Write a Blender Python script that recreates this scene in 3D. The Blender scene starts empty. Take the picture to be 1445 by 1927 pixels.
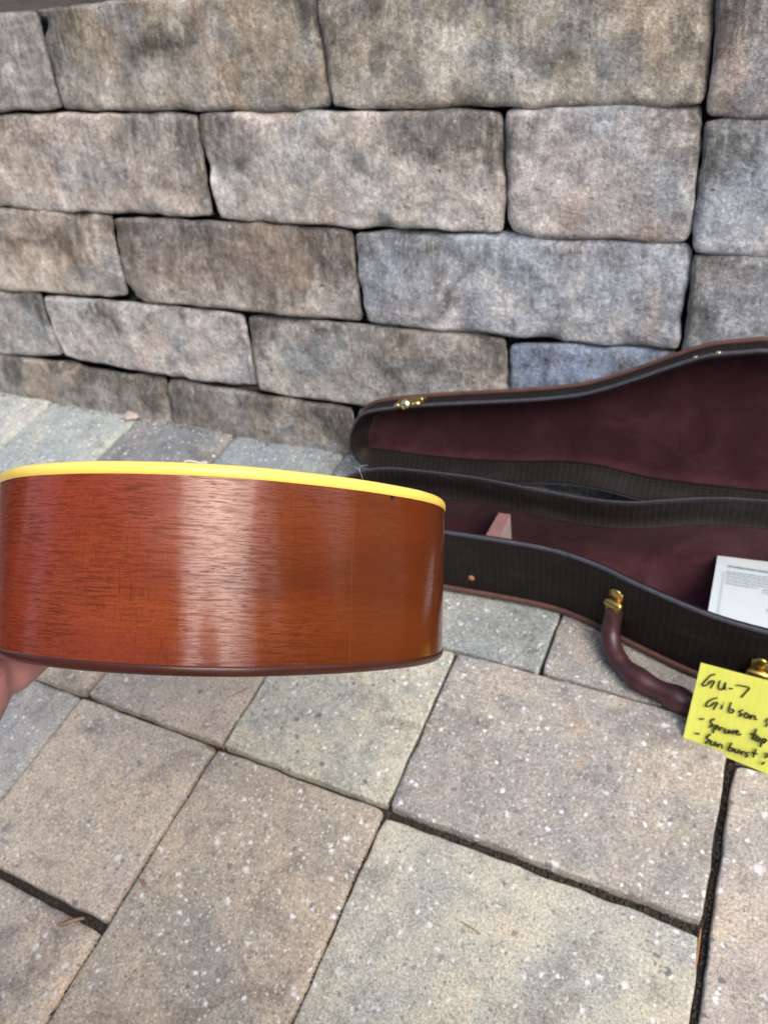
import bpy, bmesh, math, random
from mathutils import Vector, Matrix, noise
random.seed(7)
PI = math.pi; R = math.radians
scene = bpy.context.scene
COL = scene.collection

# ------------------------------------------------------------------ camera
CAM_H = 0.83
FPX, W0, H0 = 1450.0, 1445.0, 1927.0
def cam_axes():
    p, ro, yw = R(42.8), R(11.4), R(32.1)
    f = Vector((0, math.cos(p), -math.sin(p))); r = Vector((1, 0, 0)); d = f.cross(r)
    r2 = math.cos(ro)*r + math.sin(ro)*d; d2 = -math.sin(ro)*r + math.cos(ro)*d
    rz = Matrix.Rotation(yw, 3, 'Z')
    return rz @ r2, rz @ d2, rz @ f
CR, CD, CF = cam_axes()
CPOS = Vector((0, 0, CAM_H))
cd = bpy.data.cameras.new('camera')
cam = bpy.data.objects.new('camera', cd); COL.objects.link(cam)
cd.sensor_fit = 'VERTICAL'; cd.sensor_height = 36.0; cd.sensor_width = 27.0
cd.lens = 36.0*FPX/H0
cd.clip_start = 0.02; cd.clip_end = 500
m3 = Matrix((CR, -CD, -CF)).transposed()
cam.matrix_world = Matrix.Translation(CPOS) @ m3.to_4x4()
cd.dof.use_dof = True; cd.dof.focus_distance = 0.455; cd.dof.aperture_fstop = 12.0
scene.camera = cam

# ------------------------------------------------------------------ light
SUN_AZ, SUN_EL = R(64), R(52)         # azimuth from -y towards +x
sdir = Vector((math.sin(SUN_AZ)*math.cos(SUN_EL), -math.cos(SUN_AZ)*math.cos(SUN_EL), math.sin(SUN_EL)))
world = bpy.data.worlds.new('World'); scene.world = world; world.use_nodes = True
wn = world.node_tree; wn.nodes.clear()
sky = wn.nodes.new('ShaderNodeTexSky'); sky.sky_type = 'NISHITA'; sky.sun_disc = False
sky.sun_elevation = SUN_EL; sky.sun_rotation = math.atan2(sdir.x, sdir.y)
sky.air_density = 1.0; sky.dust_density = 4.0; sky.ozone_density = 1.0
bg = wn.nodes.new('ShaderNodeBackground'); bg.inputs['Strength'].default_value = 0.15
wo = wn.nodes.new('ShaderNodeOutputWorld')
wn.links.new(sky.outputs[0], bg.inputs[0]); wn.links.new(bg.outputs[0], wo.inputs[0])
sl = bpy.data.lights.new('sun', 'SUN'); sl.energy = 0.85; sl.angle = R(40); sl.color = (1.0, 0.965, 0.91)
sun = bpy.data.objects.new('sun', sl); COL.objects.link(sun)
sun.rotation_euler = sdir.to_track_quat('Z', 'Y').to_euler(); sun.location = (2, -2, 4)
vs = scene.view_settings
vs.view_transform = 'Standard'; vs.look = 'None'; vs.gamma = 1.0; vs.use_curve_mapping = False
vs.exposure = 0.95

# ------------------------------------------------------------------ helpers
def ray(x, y): return CF + (x-W0/2)/FPX*CR + (y-H0/2)/FPX*CD
def on_z(x, y, z=0.0):
    v = ray(x, y); return CPOS + v*((z-CAM_H)/v.z)
def on_plane(x, y, p, n):
    v = ray(x, y); return CPOS + v*((p-CPOS).dot(n)/v.dot(n))

def tag(o, label=None, cat=None, group=None, kind=None):
    if label: o['label'] = label
    if cat: o['category'] = cat
    if group: o['group'] = group
    if kind: o['kind'] = kind
    return o
def empty(name, mat=None, loc=None):
    o = bpy.data.objects.new(name, None); COL.objects.link(o); o.empty_display_size = 0.05
    if mat is not None: o.matrix_world = mat
    if loc is not None: o.location = loc
    return o
def link(name, me, mat, parent=None, loc=None, color=None, smooth=True):
    o = bpy.data.objects.new(name, me); COL.objects.link(o)
    if mat is not None: me.materials.append(mat)
    if parent is not None: o.parent = parent
    if loc is not None: o.location = loc
    if color is not None: o.color = (*color, 1)
    if smooth:
        me.polygons.foreach_set('use_smooth', [True]*len(me.polygons))
    return o
class MB:
    """collects vertices, faces and uvs of one mesh"""
    def __init__(s): s.v = []; s.f = []; s.uv = []
    def add(s, vs, fs, uvs=None):
        b = len(s.v); s.v += [tuple(q) for q in vs]
        for i, f in enumerate(fs):
            s.f.append(tuple(b+k for k in f)); s.uv.append(uvs[i] if uvs else [(0, 0)]*len(f))
        return s
    def mesh(s, name='m', sharp=None):
        me = bpy.data.meshes.new(name); me.from_pydata(s.v, [], s.f)
        l = me.uv_layers.new(name='UVMap'); k = 0
        flat = []
        for u in s.uv:
            for q in u: flat += [q[0], q[1]]
        l.data.foreach_set('uv', flat)
        me.validate(); me.update()
        return me
    def box(s, c, sz, rot=None):
        vs = []
        for i in range(8):
            p = Vector(((i & 1)-.5, ((i >> 1) & 1)-.5, ((i >> 2) & 1)-.5)); p = Vector((p.x*sz[0], p.y*sz[1], p.z*sz[2]))
            if rot is not None: p = rot @ p
            vs.append(p+Vector(c))
        s.add(vs, [(0, 2, 3, 1), (4, 5, 7, 6), (0, 1, 5, 4), (2, 6, 7, 3), (0, 4, 6, 2), (1, 3, 7, 5)],
              [[(0, 0), (0, 1), (1, 1), (1, 0)]]*6)
        return s
    def loft(s, loops, closed=True, cap0=False, cap1=False):
        n = len(loops[0]); u = [0.0]
        for i in range(n): u.append(u[-1]+(Vector(loops[0][(i+1) % n])-Vector(loops[0][i])).length)
        v = [0.0]
        for k in range(1, len(loops)): v.append(v[-1]+(Vector(loops[k][0])-Vector(loops[k-1][0])).length)
        vs = [p for L in loops for p in L]; fs = []; us = []
        for k in range(len(loops)-1):
            for i in range(n if closed else n-1):
                j = (i+1) % n
                fs.append((k*n+i, k*n+j, (k+1)*n+j, (k+1)*n+i))
                us.append([(u[i], v[k]), (u[i+1], v[k]), (u[i+1], v[k+1]), (u[i], v[k+1])])
        if cap0: fs.append(tuple(range(n))[::-1]); us.append([(loops[0][i][0], loops[0][i][1]) for i in range(n)][::-1])
        if cap1:
            b = (len(loops)-1)*n; fs.append(tuple(b+i for i in range(n))); us.append([(loops[-1][i][0], loops[-1][i][1]) for i in range(n)])
        return s.add(vs, fs, us)
    def tube(s, pts, rad, seg=8, sx=1.0, caps=True, up=Vector((0, 0, 1))):
        pts = [Vector(p) for p in pts]; L = []
        for i, p in enumerate(pts):
            t = (pts[min(i+1, len(pts)-1)]-pts[max(i-1, 0)]).normalized()
            a = t.cross(up); a = a.normalized() if a.length > 1e-5 else t.orthogonal().normalized()
            b = a.cross(t).normalized()
            r = rad[i] if isinstance(rad, (list, tuple)) else rad
            L.append([p+a*(r*sx*math.cos(2*PI*k/seg))+b*(r*math.sin(2*PI*k/seg)) for k in range(seg)])
        return s.loft(L, True, caps, caps)
def closed_spline(P, n=12):
    P = [Vector(p) for p in P]; N = len(P); out = []
    for i in range(N):
        a, b, c, d = P[i-1], P[i], P[(i+1) % N], P[(i+2) % N]
        for k in range(n):
            t = k/n; out.append(.5*((2*b)+(c-a)*t+(2*a-5*b+4*c-d)*t*t+(3*b-a-3*c+d)*t**3))
    return out
def open_spline(P, n=8):
    P = [Vector(p) for p in P]; out = []
    for i in range(len(P)-1):
        a = P[max(i-1, 0)]; b = P[i]; c = P[i+1]; d = P[min(i+2, len(P)-1)]
        for k in range(n):
            t = k/n; out.append(.5*((2*b)+(c-a)*t+(2*a-5*b+4*c-d)*t*t+(3*b-a-3*c+d)*t**3))
    return out+[P[-1]]
def offset2(P, d):
    """offset a closed 2D loop inwards (positive d)"""
    n = len(P); ar = sum(P[i].x*P[(i+1) % n].y-P[(i+1) % n].x*P[i].y for i in range(n)); sg = 1 if ar > 0 else -1
    out = []
    for i in range(n):
        t = (P[(i+1) % n]-P[i-1]).normalized(); out.append(P[i]+Vector((-t.y, t.x))*d*sg)
    return out
def arclen_fix(P, n):
    """resample closed loop evenly"""
    L = [0.0]; N = len(P)
    for i in range(N): L.append(L[-1]+(P[(i+1) % N]-P[i]).length)
    out = []; j = 0
    for k in range(n):
        s = L[-1]*k/n
        while L[j+1] < s: j += 1
        t = (s-L[j])/max(1e-9, L[j+1]-L[j]); out.append(P[j].lerp(P[(j+1) % N], t))
    return out

# ------------------------------------------------------------------ materials
class N:
    """small wrapper for building node materials"""
    def __init__(s, name):
        s.m = bpy.data.materials.new(name); s.m.use_nodes = True; s.t = s.m.node_tree; s.n = s.t.nodes
        s.b = s.n['Principled BSDF']
    def new(s, ty, ins=None, **kw):
        x = s.n.new(ty)
        for k, v in kw.items(): setattr(x, k, v)
        for k, v in (ins or {}).items():
            if hasattr(v, 'is_output') or isinstance(v, bpy.types.NodeSocket): s.t.links.new(v, x.inputs[k])
            else: x.inputs[k].default_value = v
        return x
    def L(s, a, b): s.t.links.new(a, b)
    def coord(s, which='Object'): return s.new('ShaderNodeTexCoord').outputs[which]
    def mapv(s, v, sc=(1, 1, 1), loc=(0, 0, 0), rot=(0, 0, 0)):
        x = s.new('ShaderNodeMapping', {'Vector': v}); x.inputs['Scale'].default_value = sc; x.inputs['Location'].default_value = loc; x.inputs['Rotation'].default_value = rot
        return x.outputs[0]
    def noise(s, v, sc, det=4, ro=.55, dist=0, out='Fac'):
        return s.new('ShaderNodeTexNoise', {'Vector': v, 'Scale': sc, 'Detail': det, 'Roughness': ro, 'Distortion': dist}).outputs[out]
    def voro(s, v, sc, out='Distance', rnd=1.0, feature='F1'):
        x = s.new('ShaderNodeTexVoronoi', {'Vector': v, 'Scale': sc, 'Randomness': rnd}, feature=feature); return x.outputs[out]
    def ramp(s, f, a, b, c0=0.0, c1=1.0):
        x = s.new('ShaderNodeMapRange', {'Value': f, 'From Min': a, 'From Max': b, 'To Min': c0, 'To Max': c1}); return x.outputs[0]
    def math(s, op, a, b=0.0, c=0.0):
        x = s.new('ShaderNodeMath', operation=op)
        for i, v in enumerate((a, b, c)):
            if isinstance(v, bpy.types.NodeSocket): s.L(v, x.inputs[i])
            else: x.inputs[i].default_value = v
        return x.outputs[0]
    def mix(s, f, a, b, mode='MIX'):
        x = s.new('ShaderNodeMix', data_type='RGBA', blend_type=mode)
        for i, v in ((0, f), (6, a), (7, b)):
            if isinstance(v, bpy.types.NodeSocket): s.L(v, x.inputs[i])
            elif i == 0: x.inputs[0].default_value = v
            else: x.inputs[i].default_value = (*v, 1)
        return x.outputs[2]
    def cramp(s, f, stops):
        x = s.new('ShaderNodeValToRGB', {'Fac': f}); e = x.color_ramp.elements
        while len(e) < len(stops): e.new(.5)
        for q, (p, c) in zip(e, stops): q.position = p; q.color = (*c, 1)
        return x.outputs[0]
    def bump(s, h, dist=.001, st=1.0, prev=None):
        x = s.new('ShaderNodeBump', {'Height': h, 'Distance': dist, 'Strength': st})
        if prev is not None: s.L(prev, x.inputs['Normal'])
        return x.outputs[0]
    def set(s, col=None, rough=None, normal=None, **kw):
        for k, v in (('Base Color', col), ('Roughness', rough), ('Normal', normal)):
            if v is None: continue
            if isinstance(v, bpy.types.NodeSocket): s.L(v, s.b.inputs[k])
            elif k == 'Base Color': s.b.inputs[k].default_value = (*v, 1)
            else: s.b.inputs[k].default_value = v
        for k, v in kw.items():
            k = k.replace('_', ' ')
            if isinstance(v, bpy.types.NodeSocket): s.L(v, s.b.inputs[k])
            else: s.b.inputs[k].default_value = v
        return s.m
def randcoord(k):
    oi = k.new('ShaderNodeObjectInfo')
    v = k.new('ShaderNodeVectorMath', operation='MULTIPLY_ADD'); k.L(oi.outputs['Random'], v.inputs[0])
    v.inputs[1].default_value = (37.0, 91.0, 53.0); k.L(k.coord(), v.inputs[2])
    return v.outputs[0], oi

def mat_wall_stone():
    k = N('tumbled_stone'); v, oi = randcoord(k)
    tint = k.mix(1.0, oi.outputs['Color'], (1.62, 1.61, 1.62), 'MULTIPLY')
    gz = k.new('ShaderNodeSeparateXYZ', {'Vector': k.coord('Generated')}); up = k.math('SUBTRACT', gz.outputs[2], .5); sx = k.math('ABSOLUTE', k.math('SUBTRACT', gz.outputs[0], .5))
    big = k.noise(v, 8, 6, .65, .5); mid = k.noise(v, 38, 7, .7); fine = k.noise(v, 480, 4, .75)
    streak = k.noise(k.mapv(v, (70, 70, 9)), 1.7, 5, .7, .3)
    huev = k.noise(k.mapv(v, (1, 1, .6), (5, 3, 1)), 7, 4, .6, .5)
    c = k.mix(k.ramp(huev, .52, .70, 0, .62), tint, (.44, .325, .235))
    c = k.mix(k.ramp(k.noise(k.mapv(v, (1, 1, 1), (9, 2, 4)), 9, 5, .65, .4), .47, .63, 0, .72), c, (.29, .335, .375))
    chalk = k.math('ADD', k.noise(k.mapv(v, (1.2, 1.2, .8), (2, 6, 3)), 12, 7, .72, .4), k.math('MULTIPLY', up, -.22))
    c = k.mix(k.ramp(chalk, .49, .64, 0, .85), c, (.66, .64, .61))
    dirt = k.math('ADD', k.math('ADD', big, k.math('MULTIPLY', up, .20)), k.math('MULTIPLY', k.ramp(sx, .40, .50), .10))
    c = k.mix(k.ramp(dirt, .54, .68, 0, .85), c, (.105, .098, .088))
    c = k.mix(k.ramp(streak, .50, .72, 0, .5), c, (.60, .585, .56))
    c = k.mix(k.ramp(streak, .46, .28, 0, .38), c, (.12, .11, .10))
    c = k.mix(1.0, c, k.cramp(mid, [(.28, (.50, .50, .52)), (.5, (.98, .98, .97)), (.75, (1.5, 1.48, 1.45))]), 'MULTIPLY')
    c = k.mix(1.0, c, k.cramp(fine, [(.3, (.62, .62, .62)), (.5, (1, 1, 1)), (.72, (1.38, 1.36, 1.34))]), 'MULTIPLY')
    c = k.mix(1.0, c, k.cramp(k.noise(v, 165, 5, .78, .3), [(.33, (.62, .62, .62)), (.5, (1, 1, 1)), (.66, (1.38, 1.36, 1.33))]), 'MULTIPLY')
    c = k.mix(1.0, c, k.mix(.50, (1.02, 1.03, 1.04), k.mix(1.0, oi.outputs['Color'], (4.1, 4.15, 4.25), 'MULTIPLY')), 'MULTIPLY')
    gate = k.ramp(k.noise(v, 26, 3), .54, .62)
    wh = k.math('MULTIPLY', k.ramp(k.noise(k.mapv(v, loc=(4, 4, 1)), 150, 3, .6), .64, .70), gate)
    c = k.mix(k.math('MULTIPLY', wh, .8), c, (.72, .73, .74))
    pg = k.math('MULTIPLY', k.ramp(k.noise(k.mapv(v, loc=(8, 1, 2)), 95, 4, .65), .36, .29), k.ramp(k.noise(k.mapv(v, loc=(1, 1, 2)), 18, 2), .48, .56))
    c = k.mix(k.math('MULTIPLY', pg, .7), c, (.06, .056, .05))
    h = k.math('ADD', k.math('MULTIPLY', fine, .45), k.math('MULTIPLY', mid, 2.0)); h = k.math('SUBTRACT', h, k.math('MULTIPLY', pg, .8)); h = k.math('ADD', h, k.math('MULTIPLY', k.noise(v, 150, 5, .7), .8))
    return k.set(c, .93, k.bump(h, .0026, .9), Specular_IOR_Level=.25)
def mat_paver():
    k = N('paver_concrete'); v, oi = randcoord(k); tint = oi.outputs['Color']
    big = k.noise(v, 8, 4, .6, .5); grit = k.noise(v, 900, 3, .7); grit2 = k.noise(v, 330, 5, .75); mid = k.noise(v, 45, 5, .65)
    tint = k.mix(1.0, tint, (1.23, 1.23, 1.19), 'MULTIPLY')
    c = k.mix(k.ramp(big, .46, .62, 0, .62), tint, k.mix(1.0, tint, (.66, .74, .83), 'MULTIPLY'))
    c = k.mix(k.ramp(k.noise(k.mapv(v, loc=(4, 7, 1)), 6, 4, .6), .49, .63, 0, .65), c, k.mix(1.0, tint, (1.24, 1.16, 1.03), 'MULTIPLY'))
    c = k.mix(k.ramp(k.noise(k.mapv(v, loc=(3, 1, 6)), 13, 4, .65, .6), .55, .68, 0, .6), c, k.mix(1.0, tint, (.46, .45, .46), 'MULTIPLY'))
    c = k.mix(k.ramp(k.noise(k.mapv(v, loc=(9, 4, 4)), 16, 3, .6), .66, .74, 0, .45), c, k.mix(1.0, tint, (1.35, .95, .55), 'MULTIPLY'))
    c = k.mix(1.0, c, k.cramp(mid, [(.25, (.72, .73, .75)), (.5, (1, 1, 1)), (.78, (1.22, 1.2, 1.16))]), 'MULTIPLY')
    c = k.mix(1.0, c, k.cramp(grit2, [(.30, (.46, .46, .46)), (.5, (1, 1, 1)), (.68, (1.48, 1.46, 1.40))]), 'MULTIPLY')
    c = k.mix(1.0, c, k.cramp(grit, [(.3, (.62, .62, .62)), (.5, (1, 1, 1)), (.7, (1.36, 1.36, 1.34))]), 'MULTIPLY')
    hs = []
    for sc, loc, rad, gate, col in ((120, (1, 2, 3), .36, .74, (.84, .86, .90)), (66, (7, 2, 5), .27, .82, (.88, .89, .92)), (230, (2, 9, 4), .40, .66, (.72, .69, .63)),
                                    (85, (5, 5, 2), .34, .86, (.12, .135, .15)), (190, (3, 1, 8), .38, .72, (.17, .165, .16)), (120, (8, 8, 1), .28, .93, (.50, .36, .26))):
        vv = k.mapv(v, loc=loc); wob = k.new('ShaderNodeVectorMath', operation='MULTIPLY_ADD')
        k.L(k.noise(vv, sc*1.7, 2, .6, out='Color'), wob.inputs[0]); wob.inputs[1].default_value = (.8/sc,)*3; k.L(vv, wob.inputs[2])
        x = k.new('ShaderNodeTexVoronoi', {'Vector': wob.outputs[0], 'Scale': sc})
        sep = k.new('ShaderNodeSeparateColor', {'Color': x.outputs['Color']})
        on = k.ramp(sep.outputs[0], gate, gate+.01)
        rr = k.math('MULTIPLY', k.ramp(sep.outputs[1], 0, 1, .45, 1.0), rad)
        msk = k.math('MULTIPLY', k.ramp(k.math('SUBTRACT', x.outputs['Distance'], rr), -.12, .06, 1, 0), on)
        cc = k.mix(k.ramp(sep.outputs[2], 0, 1, 0, .38), col, tint)
        c = k.mix(k.math('MULTIPLY', msk, .88), c, cc); hs.append(msk)
    h = k.math('ADD', k.math('MULTIPLY', grit, .35), k.math('MULTIPLY', grit2, .7))
    h = k.math('ADD', h, k.math('MULTIPLY', hs[0], .25)); h = k.math('SUBTRACT', h, k.math('MULTIPLY', hs[3], .25))
    return k.set(c, .9, k.bump(h, .0016, .9), Specular_IOR_Level=.3)
def mat_sand():
    k = N('joint_sand'); v = k.coord()
    c = k.cramp(k.noise(v, 260, 5, .7), [(.3, (.02, .018, .015)), (.55, (.06, .05, .04)), (.75, (.17, .13, .095))])
    return k.set(c, .95, k.bump(k.noise(v, 500, 4, .7), .002))
def mat_soil():
    k = N('soil'); v = k.coord()
    c = k.cramp(k.noise(v, 30, 6, .7), [(.3, (.03, .022, .015)), (.7, (.11, .075, .05))])
    return k.set(c, .95, k.bump(k.noise(v, 60, 6, .7), .02))
def mat_plain(name, col, rough=.6, var=.15, sc=60, bump=.0005, bsc=200, **kw):
    k = N(name); v = k.coord(); f = k.noise(v, sc, 4, .6)
    lo = tuple(x*(1-var) for x in col); hi = tuple(min(1, x*(1+var)) for x in col)
    c = k.cramp(f, [(.3, lo), (.7, hi)])
    return k.set(c, rough, k.bump(k.noise(v, bsc, 4, .6), bump), **kw)

def mat_mahogany():
    k = N('lacquered_mahogany'); uv = k.coord('UV')
    sep = k.new('ShaderNodeSeparateXYZ', {'Vector': uv}); u, vv = sep.outputs[0], sep.outputs[1]
    pore = k.noise(k.mapv(uv, (1, 11, 1)), 95, 5, .72, .25)
    pore2 = k.noise(k.mapv(uv, (1, 16, 1), (3, 1, 0)), 42, 4, .6, .2)
    cross = k.noise(k.mapv(uv, (9, 1, 1), (1, 5, 0)), 70, 4, .65, .15)
    band = k.noise(k.mapv(uv, (.35, 3.2, 1)), 9, 4, .55, .8)
    c = k.cramp(band, [(.3, (.095, .020, .006)), (.5, (.160, .034, .008)), (.72, (.235, .058, .011))])
    red = k.noise(k.mapv(uv, (1, .5, 1), (2, 0, 0)), 7, 2)
    c = k.mix(k.ramp(red, .42, .58, 0, .6), c, (.25, .038, .018))
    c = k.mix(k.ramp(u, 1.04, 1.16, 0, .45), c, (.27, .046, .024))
    pm = k.math('MAXIMUM', k.ramp(pore, .49, .63), k.math('MULTIPLY', k.ramp(pore2, .49, .64), .8))
    left = k.ramp(u, -.02, .03, .28, 1.0)     # the tail seam: calmer wood on one side
    wv = k.math('MULTIPLY', pm, k.ramp(k.noise(uv, 14, 3), .35, .58, .25, 1.0))
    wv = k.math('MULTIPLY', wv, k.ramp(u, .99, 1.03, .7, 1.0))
    uabs = k.math('GREATER_THAN', u, 9.0)
    c = k.mix(k.math('MULTIPLY', wv, .72), c, (.040, .010, .007))
    cm = k.math('MULTIPLY', k.ramp(cross, .54, .64), k.ramp(k.noise(uv, 18, 3), .42, .58, 0, .62))
    cm = k.math('MULTIPLY', cm, k.ramp(u, 1.0, 1.06, .1, 1.0))
    c = k.mix(cm, c, (.10, .022, .012))
    fineg = k.noise(k.mapv(uv, (1, 5, 1), (8, 1, 0)), 330, 3, .6)
    c = k.mix(1.0, c, k.cramp(fineg, [(.3, (.80, .78, .76)), (.7, (1.14, 1.14, 1.14))]), 'MULTIPLY')
    # thin seam line; wood right of the tail differs and has shade painted in
    seam = k.ramp(k.math('ABSOLUTE', k.math('SUBTRACT', u, 1.0)), .0001, .0005, 1, 0)
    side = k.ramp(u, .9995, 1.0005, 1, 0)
    c = k.mix(k.ramp(u, .99, 1.10, .6, 0), c, (.082, .019, .0042))  # darkens towards the right end, standing in for light falling away
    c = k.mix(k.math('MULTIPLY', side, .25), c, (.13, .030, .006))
    bs_ = k.math('ADD', k.math('POWER', k.math('DIVIDE', k.math('SUBTRACT', u, .9665), .0022), 2), k.math('POWER', k.math('DIVIDE', k.math('SUBTRACT', vv, .0082), .0013), 2))
    c = k.mix(k.ramp(bs_, .6, 1.0, .9, 0), c, (.012, .006, .004))
    c = k.mix(k.math('MULTIPLY', seam, .12), c, (.30, .10, .04))
    # nicks through the lacquer
    x = k.new('ShaderNodeTexVoronoi', {'Vector': k.mapv(uv, (1, .6, 1)), 'Scale': 75.0}); s2 = k.new('ShaderNodeSeparateColor', {'Color': x.outputs['Color']})
    nick = k.math('MULTIPLY', k.ramp(x.outputs['Distance'], .03, .06, 1, 0), k.ramp(s2.outputs[0], .93, .94))
    c = k.mix(nick, c, (.75, .62, .45))
    # yellow rubbed-through patch by the back edge
    du = k.math('SUBTRACT', u, .893); dv = k.math('SUBTRACT', vv, .1085)
    patch = k.math('ADD', k.math('POWER', k.math('DIVIDE', du, .0085), 2), k.math('POWER', k.math('DIVIDE', dv, .0085), 2))
    pmask = k.ramp(k.math('ADD', patch, k.ramp(k.noise(k.mapv(uv, (3, 1, 1)), 700, 3, .7), .3, .7, -.7, .7)), .7, 1.0, 1, 0)
    c = k.mix(pmask, c, (.78, .62, .07))
    sc1 = k.math('MULTIPLY', k.ramp(k.noise(k.mapv(uv, (1, 3.5, 1), (4, 2, 0), (0, 0, .5)), 160, 4, .7), .66, .72), k.ramp(k.noise(k.mapv(uv, loc=(6, 2, 0)), 26, 2), .62, .70))
    c = k.mix(k.math('MULTIPLY', sc1, .45), c, (.42, .30, .30))
    wav = k.noise(k.mapv(uv, (1, .35, 1)), 22, 2, .5)
    n1 = k.bump(wav, .0012, .32)
    n2 = k.bump(k.math('SUBTRACT', 1.0, pm), .00005, .22, n1)
    rough = k.ramp(k.noise(k.mapv(uv, (1, 4, 1)), 60, 3), .3, .7, .11, .19)
    return k.set(c, rough, n2, Specular_IOR_Level=k.ramp(pm, 0, 1, .36, .08), Coat_Weight=k.ramp(pm, 0, 1, .18, .03), Coat_Roughness=.13)
def mat_top():
    k = N('sunburst_spruce'); v = k.coord()
    s = k.new('ShaderNodeSeparateXYZ', {'Vector': v})
    gx = k.math('DIVIDE', k.math('SUBTRACT', s.outputs[0], .17), .25); gy = k.math('DIVIDE', s.outputs[1], .17)
    rr = k.math('SQRT', k.math('ADD', k.math('MULTIPLY', gx, gx), k.math('MULTIPLY', gy, gy)))
    c = k.cramp(rr, [(.25, (.62, .30, .06)), (.6, (.36, .10, .02)), (.9, (.05, .018, .01))])
    g = k.noise(k.mapv(v, (2, 90, 1)), 12, 3)
    c = k.mix(1.0, c, k.cramp(g, [(.3, (.8, .8, .8)), (.7, (1.1, 1.1, 1.1))]), 'MULTIPLY')
    return k.set(c, .15, Coat_Weight=.5)
def mat_reptile():
    k = N('embossed_reptile_vinyl'); uv = k.coord('UV')
    w = k.new('ShaderNodeVectorMath', operation='MULTIPLY_ADD'); k.L(k.noise(uv, 90, 3, .6, out='Color'), w.inputs[0]); w.inputs[1].default_value = (.0060, .0026, 0); k.L(uv, w.inputs[2])
    b = k.new('ShaderNodeTexBrick', {'Vector': w.outputs[0], 'Color1': (0, 0, 0, 1), 'Color2': (.25, .25, .25, 1), 'Mortar': (1, 1, 1, 1), 'Scale': 1.0, 'Mortar Size': .0009,
              'Mortar Smooth': .6, 'Brick Width': .0088, 'Row Height': .0036}, offset=.15)
    b2 = k.new('ShaderNodeTexBrick', {'Vector': w.outputs[0], 'Scale': 1.0, 'Mortar Size': .0013, 'Mortar Smooth': 1.0, 'Brick Width': .0088, 'Row Height': .5,
               'Color1': (0, 0, 0, 1), 'Color2': (0, 0, 0, 1), 'Mortar': (1, 1, 1, 1)}, offset=0.0)
    c = k.mix(b.outputs['Fac'], (.012, .0095, .009), (.0025, .0022, .0022))
    c = k.mix(k.math('MULTIPLY', b2.outputs['Fac'], .75), c, (.036, .022, .014))
    sc = k.ramp(k.noise(k.mapv(uv, (1, 3, 1)), 16, 4, .6), .5, .7, 0, .32)
    c = k.mix(sc, c, (.038, .034, .033))
    dust = k.ramp(k.noise(uv, 240, 4, .7), .6, .75, 0, .3)
    c = k.mix(dust, c, (.07, .065, .06))
    h = k.math('SUBTRACT', 1.0, b.outputs['Fac'])
    return k.set(c, .6, k.bump(h, .0007, .8), Specular_IOR_Level=.22)
def mat_plush():
    k = N('burgundy_plush'); v = k.coord()
    f = k.noise(v, 14, 4, .6, .5)
    c = k.cramp(f, [(.3, (.026, .0078, .0115)), (.5, (.042, .0130, .0175)), (.75, (.072, .027, .031))])
    c = k.mix(1.0, c, k.cramp(k.noise(v, 700, 3, .7), [(.3, (.7, .7, .7)), (.7, (1.25, 1.25, 1.25))]), 'MULTIPLY')
    return k.set(c, .95, k.bump(k.noise(v, 650, 4, .7), .0008, .6), Sheen_Weight=.12, Sheen_Roughness=.5, Specular_IOR_Level=.1)
def mat_note():
    k = N('yellow_ruled_paper'); uv = k.coord('UV'); s = k.new('ShaderNodeSeparateXYZ', {'Vector': uv})
    fr = k.math('FRACT', k.math('DIVIDE', k.math('ADD', s.outputs[0], .0035), .0078))
    ln = k.ramp(k.math('ABSOLUTE', k.math('SUBTRACT', fr, .5)), .02, .06, 1, 0)
    c = k.cramp(k.noise(uv, 40, 3), [(.3, (.70, .73, .11)), (.7, (.76, .78, .14))])
    c = k.mix(k.math('MULTIPLY', ln, .5), c, (.50, .62, .20))
    return k.set(c, .7, k.bump(k.noise(uv, 300, 3), .0002))
def mat_card():
    k = N('printed_card'); uv = k.coord('UV'); s = k.new('ShaderNodeSeparateXYZ', {'Vector': uv}); u, v = s.outputs[0], s.outputs[1]
    c = k.cramp(k.noise(uv, 30, 3), [(.3, (.70, .79, .80)), (.7, (.75, .84, .85))])
    # pale green double border
    d = k.math('MINIMUM', k.math('SUBTRACT', u, .008), k.math('SUBTRACT', .142, v))
    fr = k.math('MULTIPLY', k.ramp(d, .0, .0006), k.ramp(d, .0035, .0040, 1, 0))
    c = k.mix(k.math('MULTIPLY', fr, .5), c, (.36, .47, .46))
    return k.set(c, .45, Specular_IOR_Level=.4)
def mat_skin():
    k = N('skin'); v = k.coord()
    f = k.noise(v, 45, 5, .6, .6)
    c = k.cramp(f, [(.3, (.36, .145, .15)), (.5, (.44, .20, .19)), (.72, (.50, .26, .23))])
    return k.set(c, .5, k.bump(k.noise(v, 260, 5, .6), .0006, .5), Subsurface_Weight=.12, Subsurface_Scale=.01)
def mat_siding():
    k = N('beige_siding'); v = k.coord()
    c = k.cramp(k.noise(v, 3, 4), [(.3, (.56, .55, .55)), (.7, (.62, .62, .62))])
    return k.set(c, .7)

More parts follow.
